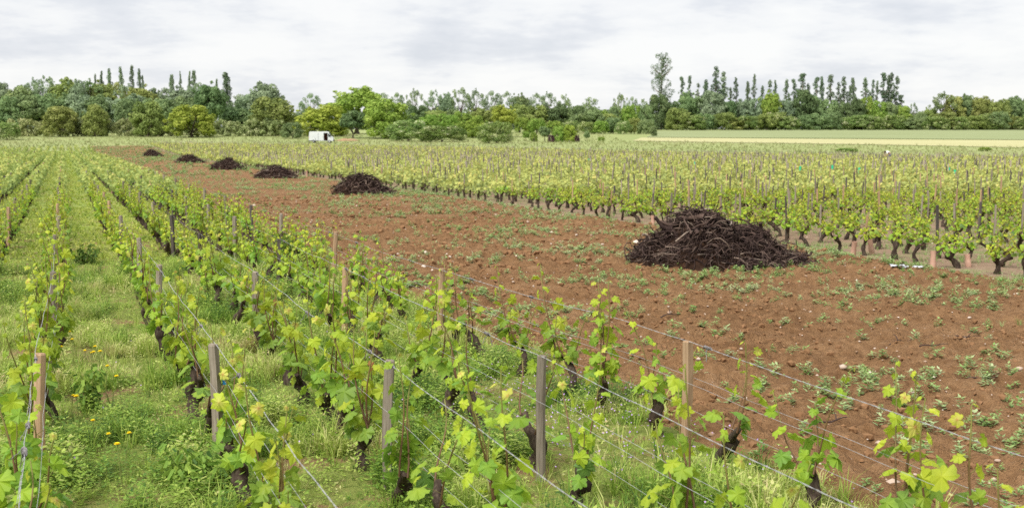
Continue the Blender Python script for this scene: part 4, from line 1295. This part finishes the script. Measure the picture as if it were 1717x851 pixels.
def make_tree(rng, kind):
    """unit tree: 1 high, 1 wide; parts trunk and crown"""
    blobs = []; tr = MB(); leaf = .036; per = 230
    limbs = []
    if kind in ('round', 'forked'):
        for i in range(54):
            a = rng.uniform(0, 6.28); ph = math.asin(rng.uniform(-.75, 1)); k_ = rng.uniform(.55, .9)
            c = (math.cos(a) * math.cos(ph) * .40 * k_, math.sin(a) * math.cos(ph) * .40 * k_, .58 + .36 * math.sin(ph) * k_)
            r = rng.uniform(.09, .16); blobs.append((c, r, r * .8))
            if i % 6 == 0: limbs.append(c)
        h0 = .30 if kind == 'round' else .13
    elif kind == 'low':                                    # foliage down to the ground
        for i in range(60):
            a = rng.uniform(0, 6.28); z = rng.uniform(.10, .9); w = .42 * math.sqrt(max(.05, 1 - ((z - .38) / .62) ** 2)) * rng.uniform(.6, 1)
            r = rng.uniform(.09, .155); blobs.append(((math.cos(a) * w, math.sin(a) * w, z), r, r * .95))
            if i % 8 == 0: limbs.append(blobs[-1][0])
        h0 = .15
    elif kind == 'shrub':
        for i in range(58):
            a = rng.uniform(0, 6.28); z = rng.uniform(.12, .86); w = .44 * math.sqrt(max(.05, 1 - (max(0, z - .35) / .62) ** 2)) * rng.uniform(.55, 1)
            r = rng.uniform(.08, .13); blobs.append(((math.cos(a) * w, math.sin(a) * w, z), r, r * 1.25))
        h0 = .12; leaf = .034
    elif kind == 'airy':
        for i in range(26):
            a = rng.uniform(0, 6.28); ph = math.asin(rng.uniform(-.7, 1)); k_ = rng.uniform(.7, 1)
            c = (math.cos(a) * math.cos(ph) * .42 * k_, math.sin(a) * math.cos(ph) * .42 * k_, .68 + .28 * math.sin(ph) * k_)
            r = rng.uniform(.06, .12); blobs.append((c, r, r * .6))
            if i % 2 == 0: limbs.append(c)
        h0 = .45; per = 130; leaf = .030
    elif kind == 'poplar':
        n = 60
        for i in range(n):
            z = .12 + .86 * (i + rng.uniform(0, 1)) / n
            w = .40 * math.sin(min(1, (1.02 - z) * 2.2) * 1.57) * min(1, .5 + z) * rng.uniform(.8, 1.15)
            a = rng.uniform(0, 6.28); k_ = rng.uniform(.1, 1) * w
            r = rng.uniform(.10, .19); blobs.append(((math.cos(a) * k_, math.sin(a) * k_, z), r, r / 4))
            if i % 4 == 0: limbs.append(blobs[-1][0])
        h0 = .93; per = 60; leaf = .08
    elif kind == 'thin':                                   # gappy slender poplar
        n = 46
        gap = rng.uniform(.3, .9, 3)
        for i in range(n):
            z = .2 + .78 * (i + rng.uniform(0, 1)) / n
            if rng.random() < .15 or np.min(np.abs(gap - z)) < .016: continue
            w = .46 * math.sin(min(1, (1.04 - z) * 2.2) * 1.57) * rng.uniform(.3, 1.2)
            a = rng.uniform(0, 6.28); k_ = rng.uniform(.2, 1) * w
            r = rng.uniform(.10, .24); blobs.append(((math.cos(a) * k_, math.sin(a) * k_, z), r, r / rng.uniform(5, 8)))
            if i % 3 == 0: limbs.append(blobs[-1][0])
        h0 = .97; per = 62; leaf = .085
    elif kind == 'lone':                                   # the tall twin-stemmed poplar
        n = 150
        for i in range(n):
            z = .14 + .845 * (i + rng.uniform(0, 1)) / n
            w = np.interp(z, [.18, .4, .62, .82, .93, 1.0], [.36, .42, .45, .40, .30, .18])
            sx = rng.choice([-1, 1]) * .15 * np.interp(z, [.2, .5, 1], [.4, 1, .8])
            a = rng.uniform(0, 6.28); k_ = math.sqrt(rng.uniform(.02, 1)) * w * .80
            r = rng.uniform(.06, .12); blobs.append(((sx + math.cos(a) * k_, math.sin(a) * k_, z), r, r / 2.8))
            if i % 4 == 0: limbs.append(blobs[-1][0])
        h0 = .9; per = 90; leaf = .034
    if kind in ('round', 'low', 'airy', 'shrub'):          # stray sprays beyond the main mass
        for q in range(14):
            a = rng.uniform(0, 6.28); ph = math.asin(rng.uniform(-.2, 1)); k_ = rng.uniform(.92, 1.16)
            r = rng.uniform(.03, .065)
            blobs.append(((math.cos(a) * math.cos(ph) * .45 * k_, math.sin(a) * math.cos(ph) * .45 * k_, min(.99, .52 + .44 * math.sin(ph) * k_)), r, r * .8))
    sway = rng.uniform(-.03, .03, 2)
    t = np.linspace(0, 1, 7)
    ax = np.stack([sway[0] * np.sin(t * 3), sway[1] * np.sin(t * 3), -.01 + (h0 + .02) * t], 1)
    wide = {'poplar': .055, 'thin': .05, 'lone': .03}.get(kind, .03)
    tube_into(tr, ax, wide * (1.15 - .75 * t), 8, 0, .5)
    for c in limbs:
        c = np.array(c)
        zb = max(.08, min(c[2] - np.hypot(c[0], c[1]) * (.25 if kind in ('poplar', 'thin', 'lone') else .8), h0))
        b = np.array([np.interp(zb, ax[:, 2], ax[:, 0]), np.interp(zb, ax[:, 2], ax[:, 1]), zb])
        mid_ = (b + c) / 2 + np.array([0, 0, -.02])
        tube_into(tr, [b, mid_, c], [wide * .5, wide * .32, wide * .12], 5, 0, .5)
    return tr, blob_crown(rng, blobs, per, leaf, {'poplar': 5.0, 'thin': 8.0, 'lone': 3.4}.get(kind, 1.0))


r_ = np.random.default_rng(77)
TREES = {}
for kd, n in (('round', 4), ('low', 4), ('shrub', 4), ('airy', 3), ('poplar', 4), ('thin', 7), ('lone', 1), ('forked', 1)):
    TREES[kd] = []
    for i in range(n):
        tr, cr = make_tree(r_, kd)
        TREES[kd].append((tr.mesh('trunk', M['poplar_bark'] if kd in ('lone', 'thin', 'poplar') else M['tree_bark'], True), cr))
CROWN = {}


def crown_mesh(kd, i, colour):
    if (kd, i, colour) not in CROWN:
        CROWN[(kd, i, colour)] = TREES[kd][i][1].mesh('crown', M['leaf_' + colour])
    return CROWN[(kd, i, colour)]


def tree(name, px, top, wpx, depth, kd, colour, label, cat, group=None, deep=None):
    p = at_depth(px, top, depth)
    g = gz(depth); h = max(p[2] - g, .3); w = wpx * depth / FPX
    i = int(r_.integers(len(TREES[kd])))
    t = thing(name, (p[0], depth, g - .05), label, cat, group, r_.uniform(0, 6.28) if kd != 'lone' else 0, (w * 1.06, w * (deep or 1.06), h * 1.03))
    if kd in ('thin', 'poplar'): t.rotation_euler.x = r_.normal(0, .02); t.rotation_euler.y = r_.normal(0, .025)
    link('trunk', TREES[kd][i][0], t); link('crown', crown_mesh(kd, i, colour), t)
    return t


# the near ones, one by one
ONE = [
    ('shrub', 10, 204, 50, 272, 'shrub', 'shrub', 'rounded pale green bush at the left end of the hedge'),
    ('tree', 100, 178, 60, 296, 'low', 'olive', 'olive green bushy tree growing through the hedge, first from the left'),
    ('tree', 158, 177, 42, 297, 'low', 'olive', 'narrow olive green tree in the hedge beside the first olive one'),
    ('tree', 212, 161, 46, 306, 'round', 'mid', 'round dense green tree rising just behind the hedge'),
    ('tree', 246, 172, 58, 296, 'low', 'olive', 'yellowish olive tree in the hedge left of the bright yellow-green one'),
    ('tree', 320, 176, 82, 290, 'low', 'bright', 'bright yellow-green spreading tree in front of the hedge'),
    ('tree', 353, 138, 66, 330, 'round', 'dark', 'big dark green tree behind the bright yellow-green one'),
    ('tree', 381, 124, 25, 360, 'poplar', 'poplar', 'tall dark columnar poplar beside the big dark tree'),
    ('tree', 445, 141, 68, 350, 'round', 'grey', 'broad grey-green tree rising behind the hedge left of the van'),
    ('tree', 455, 165, 80, 305, 'low', 'olive', 'wide olive tree left of the van'),
    ('shrub', 490, 205, 38, 282, 'shrub', 'mid', 'dark rounded bush just left of the van'),
    ('tree', 520, 156, 40, 345, 'airy', 'grey', 'thin open-crowned tree standing behind the van'),
    ('tree', 540, 177, 88, 300, 'low', 'bright', 'yellow-olive spreading tree directly behind the van'),
    ('tree', 600, 147, 100, 325, 'round', 'fresh', 'large green tree above and behind the dark forked one'),
    ('tree', 593, 184, 56, 284, 'forked', 'dark', 'small dark tree with a forked trunk right of the van'),
    ('tree', 648, 169, 84, 282, 'low', 'fresh', 'big round fresh green tree right of the dark forked one'),
    ('shrub', 685, 202, 84, 262, 'shrub', 'shrub', 'cream-flowered bush right of the fresh green tree'),
    ('shrub', 735, 192, 84, 272, 'shrub', 'fresh', 'taller flowering bush behind the long low bush'),
    ('shrub', 742, 211, 104, 258, 'shrub', 'shrub', 'long low green bush between the two flowering bushes'),
    ('shrub', 832, 204, 78, 244, 'shrub', 'shrub', 'cream-flowered dark bush alone at the vineyard edge'),
    ('tree', 776, 188, 40, 290, 'low', 'fresh', 'light green young tree left of the lone flowering bush'),
    ('tree', 800, 195, 36, 286, 'low', 'fresh', 'small pale green tree behind the lone flowering bush'),
    ('tree', 845, 177, 48, 292, 'round', 'bright', 'yellow-green tree rising above the lone flowering bush'),
    ('shrub', 882, 219, 14, 262, 'round', 'fresh', 'tiny round green tree first in the garden row'),
    ('shrub', 895, 222, 14, 258, 'low', 'fresh', 'tiny low green bush second in the garden row'),
    ('tree', 913, 210, 23, 258, 'round', 'mid', 'small umbrella-shaped tree in the garden row'),
    ('shrub', 936, 212, 22, 256, 'low', 'fresh', 'bright green ball bush beside the umbrella-shaped tree'),
    ('shrub', 955, 210, 23, 256, 'low', 'bright', 'bright yellow-green ball bush at the end of the garden row'),
    ('shrub', 924, 226, 12, 254, 'shrub', 'purple', 'dark purple bush low in the garden row'),
    ('shrub', 968, 226, 9, 254, 'shrub', 'purple', 'small purple bush right of the yellow-green ball bush'),
    ('tree', 984, 219, 12, 262, 'round', 'mid', 'small thin tree standing alone in the meadow'),
    ('shrub', 1008, 229, 13, 262, 'shrub', 'fresh', 'low green bush in the meadow right of the garden row'),
    ('shrub', 1096, 211, 14, 300, 'low', 'mid', 'small dark cone-shaped bush at the left end of the green field'),
    ('tree', 1110, 92, 39, 412, 'lone', 'poplar', 'tallest poplar, twin-stemmed and open, above all other trees'),
    ('tree', 1104, 158, 44, 408, 'low', 'dark', 'dense dark tree around the foot of the tallest poplar'),
    ('tree', 1136, 182, 46, 400, 'low', 'olive', 'dull olive bushy tree right of the tallest poplar'),
    ('shrub', 1421, 248, 36, 192, 'shrub', 'fresh', 'long low dark green bush at the vineyard edge before the ripe field'),
    ('shrub', 1652, 246, 22, 196, 'shrub', 'fresh', 'leafy low bush at the vineyard edge on the far right'),
    ('tree', 1583, 155, 48, 412, 'airy', 'mid', 'leaning open-crowned tree right of the gap in the treeline'),
    ('tree', 1532, 172, 14, 418, 'airy', 'grey', 'small thin tree in the low gap of the treeline'),
]
for nm, px, top, w, dep, kd, colr, lab in ONE:
    tree(nm, px, top, w, dep, kd, colr, lab, 'tree' if nm == 'tree' else 'bush', deep=(.5 if kd == 'shrub' and w > 60 else None))


def series(name, rows, kd, colours, depth, lab, cat, group):
    for i, (px, top, w) in enumerate(rows):
        k_ = kd[i % len(kd)] if isinstance(kd, list) else kd
        c = colours[int(r_.integers(len(colours)))]
        tree(name, px, top, w, depth + r_.uniform(-4, 4), k_, c, lab.format(o=ordinal(i + 1)), cat, group)


# hedge sections
def hedge(px0, px1, top, depth, label, seed):
    rng = np.random.default_rng(seed)
    a = at_depth(px0, top, depth); b = at_depth(px1, top, depth); h = a[2] - gz(depth); L = b[0] - a[0]
    blobs = []; n = int(L / 1.1)
    for i in range(n * 7):
        x = rng.uniform(0, L); z = rng.uniform(.05, .86) * h * rng.uniform(.9, 1.06)
        r = rng.uniform(.5, .95); blobs.append(((x, rng.uniform(-1.1, 1.1), z), r, r * 1.0))
    mb = MB()
    for (c, r, rz_) in blobs:
        m = 95; d = unit(rng.normal(0, 1, (m, 3)) + [0, 0, .2]); pos = np.array(c) + d * r * rng.uniform(.6, 1.05, (m, 1))
        R = frames(d + rng.normal(0, .35, (m, 3)) + [0, 0, .3], rng.normal(0, 1, (m, 3)))
        V, F = scatter(QUAD_V - [0, .4, 0], QUAD_F, pos, R, rng.uniform(.2, .42, m))
        mb.add(V, F, 0, np.repeat(np.clip(.60 + rng.normal(0, .12) + rng.normal(0, .16, m), 0, 1), 4))
    o = link('hedge', mb.mesh('hedge', M['leaf_hedge']), None, (a[0], depth, gz(depth) - .05))
    return tag(o, label, 'hedge')


hedge(12, 84, 198, 299, 'left section of the pale green hedge before the olive trees', 1)
hedge(120, 290, 197, 300, 'long middle section of the hedge between the olive and yellow-green trees', 2)
hedge(352, 478, 199, 300, 'right section of the hedge with dark stems below, left of the van', 3)

W1 = [(0, 139), (18, 152), (38, 146), (56, 132), (80, 131), (104, 133), (126, 136), (150, 134), (172, 136), (196, 140), (214, 142), (238, 143), (262, 150), (284, 146), (306, 145), (330, 140), (404, 158), (422, 152)]
series('tree', [(x, t_, 44 + 10 * ((i * 7) % 3)) for i, (x, t_) in enumerate(W1)], ['round', 'airy', 'round', 'airy', 'airy', 'round'], ['mid', 'grey', 'grey', 'olive'], 372, 'grey-green wood tree, {o} from the left along the back of the wood', 'tree', 'trees at the back of the left wood')
W2 = [(-14, 166), (14, 163), (44, 160), (74, 160), (104, 158), (132, 160), (160, 162), (190, 166), (226, 160), (258, 165), (286, 168), (312, 164), (392, 176), (414, 184), (436, 180)]
series('tree', [(x, t_, 58) for x, t_ in W2], ['round', 'low'], ['mid', 'dark', 'grey', 'mid'], 345, 'dense green wood tree, {o} from the left behind the hedge', 'tree', 'trees at the front of the left wood')
PL = [(157, 127, 8), (168, 122, 11), (184, 118, 14), (204, 115, 12), (220, 113, 13), (234, 118, 12), (242, 129, 8), (286, 128, 9), (292, 128, 10), (302, 122, 7), (314, 122, 8), (326, 121, 15), (360, 135, 8)]
series('poplar_tree', PL, 'poplar', ['poplar', 'grey'], 405, 'slim poplar above the left wood, {o} from the left', 'poplar', 'poplars above the left wood')
M1 = [(642, 156, 40), (665, 155, 30), (695, 150, 34), (726, 153, 36), (748, 157, 32), (772, 147, 34), (798, 150, 36), (824, 152, 36), (850, 155, 36), (872, 156, 36), (900, 158, 40), (918, 155, 34), (945, 160, 26)]
series('tree', M1, ['airy', 'airy', 'airy', 'airy', 'round'], ['grey', 'mid', 'grey'], 385, 'grey-green tree in the distant middle line, {o} from the left', 'tree', 'distant trees in the middle of the line')
M2 = [(700, 178, 44), (730, 182, 44), (760, 184, 40), (805, 182, 44), (838, 178, 44), (872, 176, 44), (900, 178, 46), (935, 175, 50), (968, 178, 46), (995, 184, 44), (1020, 190, 36)]
series('tree', M2, ['low', 'round'], ['olive', 'mid', 'dark', 'olive'], 350, 'low olive green tree in front of the distant middle line, {o} from the left', 'tree', 'low trees in the middle of the line')
M3 = [(876, 196, 30), (900, 199, 32), (930, 203, 34), (958, 203, 34), (985, 203, 34), (1008, 202, 30), (1028, 196, 28), (1046, 203, 30), (1064, 198, 26), (1084, 200, 30)]
series('shrub', M3, 'shrub', ['mid', 'shrub', 'fresh', 'olive'], 330, 'meadow-edge bush below the middle trees, {o} from the left', 'bush', 'bushes at the far meadow edge')
M4 = [(990, 163, 32), (1040, 157, 27), (1060, 162, 22), (1078, 167, 20)]
series('tree', M4, 'airy', ['grey', 'mid'], 395, 'thin see-through tree left of the tallest poplar, {o} from the left', 'tree', 'thin trees left of the tallest poplar')
M5 = [(1030, 180, 30), (1050, 178, 24), (1066, 176, 26), (1084, 178, 26), (1010, 184, 30)]
series('tree', M5, 'low', ['mid', 'fresh', 'dark'], 380, 'green bushy tree filling the line left of the tallest poplar, {o}', 'tree', 'bushy trees left of the tallest poplar')
PR = [(1144, 130, 8), (1158, 130, 8), (1172, 142, 8), (1184, 136, 11), (1200, 114, 14), (1214, 123, 13), (1228, 148, 8), (1237, 131, 9), (1253, 139, 8), (1264, 126, 8), (1278, 145, 9), (1291, 135, 8), (1300, 135, 7), (1318, 136, 9), (1333, 134, 8), (1347, 126, 14), (1356, 141, 8), (1369, 131, 10), (1380, 131, 8), (1395, 128, 12), (1405, 140, 9), (1416, 131, 12), (1424, 144, 8), (1431, 133, 9), (1453, 132, 12), (1462, 136, 8), (1471, 136, 7), (1483, 125, 12), (1490, 129, 9), (1496, 123, 9), (1503, 129, 10), (1510, 160, 12)]
series('poplar_tree', [(a, b, c * 1.55) for a, b, c in PR], ['thin', 'thin', 'thin', 'poplar', 'thin'], ['poplar', 'poplar', 'grey'], 425, 'slender poplar right of the tallest one, {o} in their row', 'poplar', 'slender poplars above the right treeline')
R1 = [(1128, 170, 34), (1152, 155, 36), (1176, 162, 34), (1196, 153, 44), (1222, 166, 34), (1246, 168, 32), (1268, 164, 36), (1292, 152, 40), (1318, 168, 32), (1346, 152, 48), (1366, 162, 36), (1392, 168, 36), (1412, 172, 34), (1436, 166, 34), (1452, 163, 32), (1476, 170, 34), (1492, 168, 32), (1514, 178, 30)]
series('tree', R1, ['low', 'round', 'low'], ['mid', 'grey', 'fresh', 'mid', 'dark'], 414, 'dense green tree below the slender poplars, {o} from the left', 'tree', 'dense trees below the slender poplars')
R2 = [(1560, 180, 30), (1600, 162, 36), (1622, 160, 36), (1648, 164, 44), (1668, 168, 40), (1682, 166, 30), (1702, 163, 42), (1726, 165, 40), (1544, 188, 26)]
series('tree', R2, ['round', 'low'], ['mid', 'dark', 'mid', 'olive'], 412, 'green tree right of the gap in the treeline, {o} of that clump', 'tree', 'trees right of the gap in the treeline')
R3 = [(1112 + 23.5 * i + 5 * ((i * 5) % 3), 188 + 8 * ((i * 7) % 4) / 3 + (4 if 14 < i < 20 else 0), 40 + 5 * (i % 3)) for i in range(1, 27)]
series('shrub', R3, ['shrub', 'low', 'shrub'], ['olive', 'shrub', 'mid', 'shrub'], 401, 'field-edge bush behind the green field, {o} from the left', 'bush', 'bushes along the far edge of the green field')

# the far wood that closes the gaps low down
rng = np.random.default_rng(99); mb = MB()
for i in range(420):
    px = rng.uniform(-60, 1780); dep = rng.uniform(455, 480)
    p = at_depth(px, 0, dep); hh = np.interp(px, [0, 500, 900, 1100, 1500, 1560, 1717], [10.5, 8.5, 8, 8.5, 8, 5.5, 8]) * rng.uniform(.6, 1.05)
    r = rng.uniform(1.4, 2.6); m = 46
    d = unit(rng.normal(0, 1, (m, 3)) + [0, 0, .3]); pos = np.array([p[0], dep, gz(dep) + hh - r]) + d * [r, r, r]
    R = frames(d + rng.normal(0, .4, (m, 3)), rng.normal(0, 1, (m, 3)))
    V, F = scatter(QUAD_V - [0, .4, 0], QUAD_F, pos, R, rng.uniform(.6, 1.3, m))
    mb.add(V, F, 0, np.repeat(np.clip(.45 + rng.normal(0, .15, m), 0, 1), 4))
    if i % 1 == 0:
        m = 30; pos = np.array([p[0], dep + 1, gz(dep)]) + rng.uniform(-1, 1, (m, 3)) * [2.4, .8, 0] + rng.uniform(0, 1, (m, 1)) * [0, 0, hh - r * .5]
        R = frames(rng.normal(0, .6, (m, 3)) + [0, -1, .3], rng.normal(0, 1, (m, 3)))
        V, F = scatter(QUAD_V - [0, .4, 0], QUAD_F, pos, R, rng.uniform(1, 2, m)); mb.add(V, F, 0, np.repeat(np.clip(.25 + rng.normal(0, .1, m), 0, 1), 4))
tag(link('far_wood', mb.mesh('far_wood', M['leaf_grey'])), kind='stuff')

# orange dirt in front of the forked tree
mb = MB(); g = ground_at(583, 236); k = 24
X, Y = np.meshgrid(np.linspace(-1, 1, k), np.linspace(-1, 1, k))
Z = np.clip(1 - X ** 2 - Y ** 2, 0, 1) * .5 * (.6 + .8 * fbm(X * 3, Y * 3, 7, 3)) - .06
i = np.arange((k - 1) ** 2); r = i // (k - 1); c = i % (k - 1)
mb.add(np.stack([X * 3.0, Y * 2.4, Z], -1).reshape(-1, 3), np.stack([r * k + c, r * k + c + 1, (r + 1) * k + c + 1, (r + 1) * k + c], 1))
tag(link('earth_mound', mb.mesh('earth_mound', M['dirt'], True), None, g), 'low orange mound of bare earth before the dark forked tree', 'earth mound')

# ------------------------------------------------------------------ sky, sun, camera
SUN_EL, SUN_AZ = math.radians(52), math.radians(215)         # compass bearing from +Y, clockwise: behind and to the left
w = bpy.data.worlds.new('World'); scene.world = w; w.use_nodes = True
nt = w.node_tree; nt.nodes.clear()
out = N(nt, 'ShaderNodeOutputWorld')
sky = N(nt, 'ShaderNodeTexSky'); sky.sky_type = 'NISHITA'; sky.sun_disc = False; sky.sun_elevation = SUN_EL; sky.sun_rotation = SUN_AZ
bg1 = N(nt, 'ShaderNodeBackground'); bg1.inputs[1].default_value = .06; nt.links.new(sky.outputs[0], bg1.inputs[0])
tc = N(nt, 'ShaderNodeTexCoord').outputs['Generated']
sep = N(nt, 'ShaderNodeSeparateXYZ'); nt.links.new(tc, sep.inputs[0])
zc = math_node(nt, 'ADD', math_node(nt, 'MAXIMUM', sep.outputs[2], 0.0), .19)
cx = math_node(nt, 'DIVIDE', sep.outputs[0], zc); cy = math_node(nt, 'DIVIDE', sep.outputs[1], zc)
cmb = N(nt, 'ShaderNodeCombineXYZ'); nt.links.new(cx, cmb.inputs[0]); nt.links.new(cy, cmb.inputs[1])
n1 = noise_node(nt, 1.5, 8, .58, vec=cmb.outputs[0]); n2 = noise_node(nt, 3.1, 6, .6, vec=cmb.outputs[0])
nf = math_node(nt, 'ADD', math_node(nt, 'MULTIPLY', n1, .7), math_node(nt, 'MULTIPLY', n2, .3))
cc = ramp(nt, nf, [(.37, (.74, .765, .82)), (.445, (.84, .855, .895)), (.49, (.94, .945, .958)), (.56, (1, .997, .992))])
bg2 = N(nt, 'ShaderNodeBackground'); bg2.inputs[1].default_value = .295; nt.links.new(cc, bg2.inputs[0])
mx = N(nt, 'ShaderNodeMixShader'); mx.inputs[0].default_value = .94
nt.links.new(bg1.outputs[0], mx.inputs[1]); nt.links.new(bg2.outputs[0], mx.inputs[2]); nt.links.new(mx.outputs[0], out.inputs['Surface'])

ld = bpy.data.lights.new('sun', 'SUN'); ld.energy = 1.5; ld.angle = math.radians(42); ld.color = (1, .97, .92)
lo = bpy.data.objects.new('sun', ld); COL.objects.link(lo)
sd_ = Vector((math.sin(SUN_AZ) * math.cos(SUN_EL), math.cos(SUN_AZ) * math.cos(SUN_EL), math.sin(SUN_EL)))
lo.rotation_euler = sd_.to_track_quat('Z', 'Y').to_euler(); lo.location = (0, 0, 60)

cd_ = bpy.data.cameras.new('camera'); cam = bpy.data.objects.new('camera', cd_); COL.objects.link(cam)
cd_.sensor_width = 36; cd_.lens = 36 * FPX / PW; cd_.clip_start = .1; cd_.clip_end = 6000
cam.location = (0, 0, CAM_H); cam.rotation_euler = (math.pi / 2 - PITCH, 0, 0)
cd_.dof.use_dof = True; cd_.dof.focus_distance = 10.5; cd_.dof.aperture_fstop = 3.6
scene.camera = cam

scene.view_settings.view_transform = 'Standard'
try: scene.view_settings.look = 'None'
except Exception: pass
scene.view_settings.exposure = 1.72; scene.view_settings.gamma = 1; scene.view_settings.use_curve_mapping = False
scene.render.engine = 'CYCLES'
c = scene.cycles
c.max_bounces = 5; c.diffuse_bounces = 3; c.glossy_bounces = 2; c.transmission_bounces = 3; c.use_denoising = False
c.caustics_reflective = False; c.caustics_refractive = False
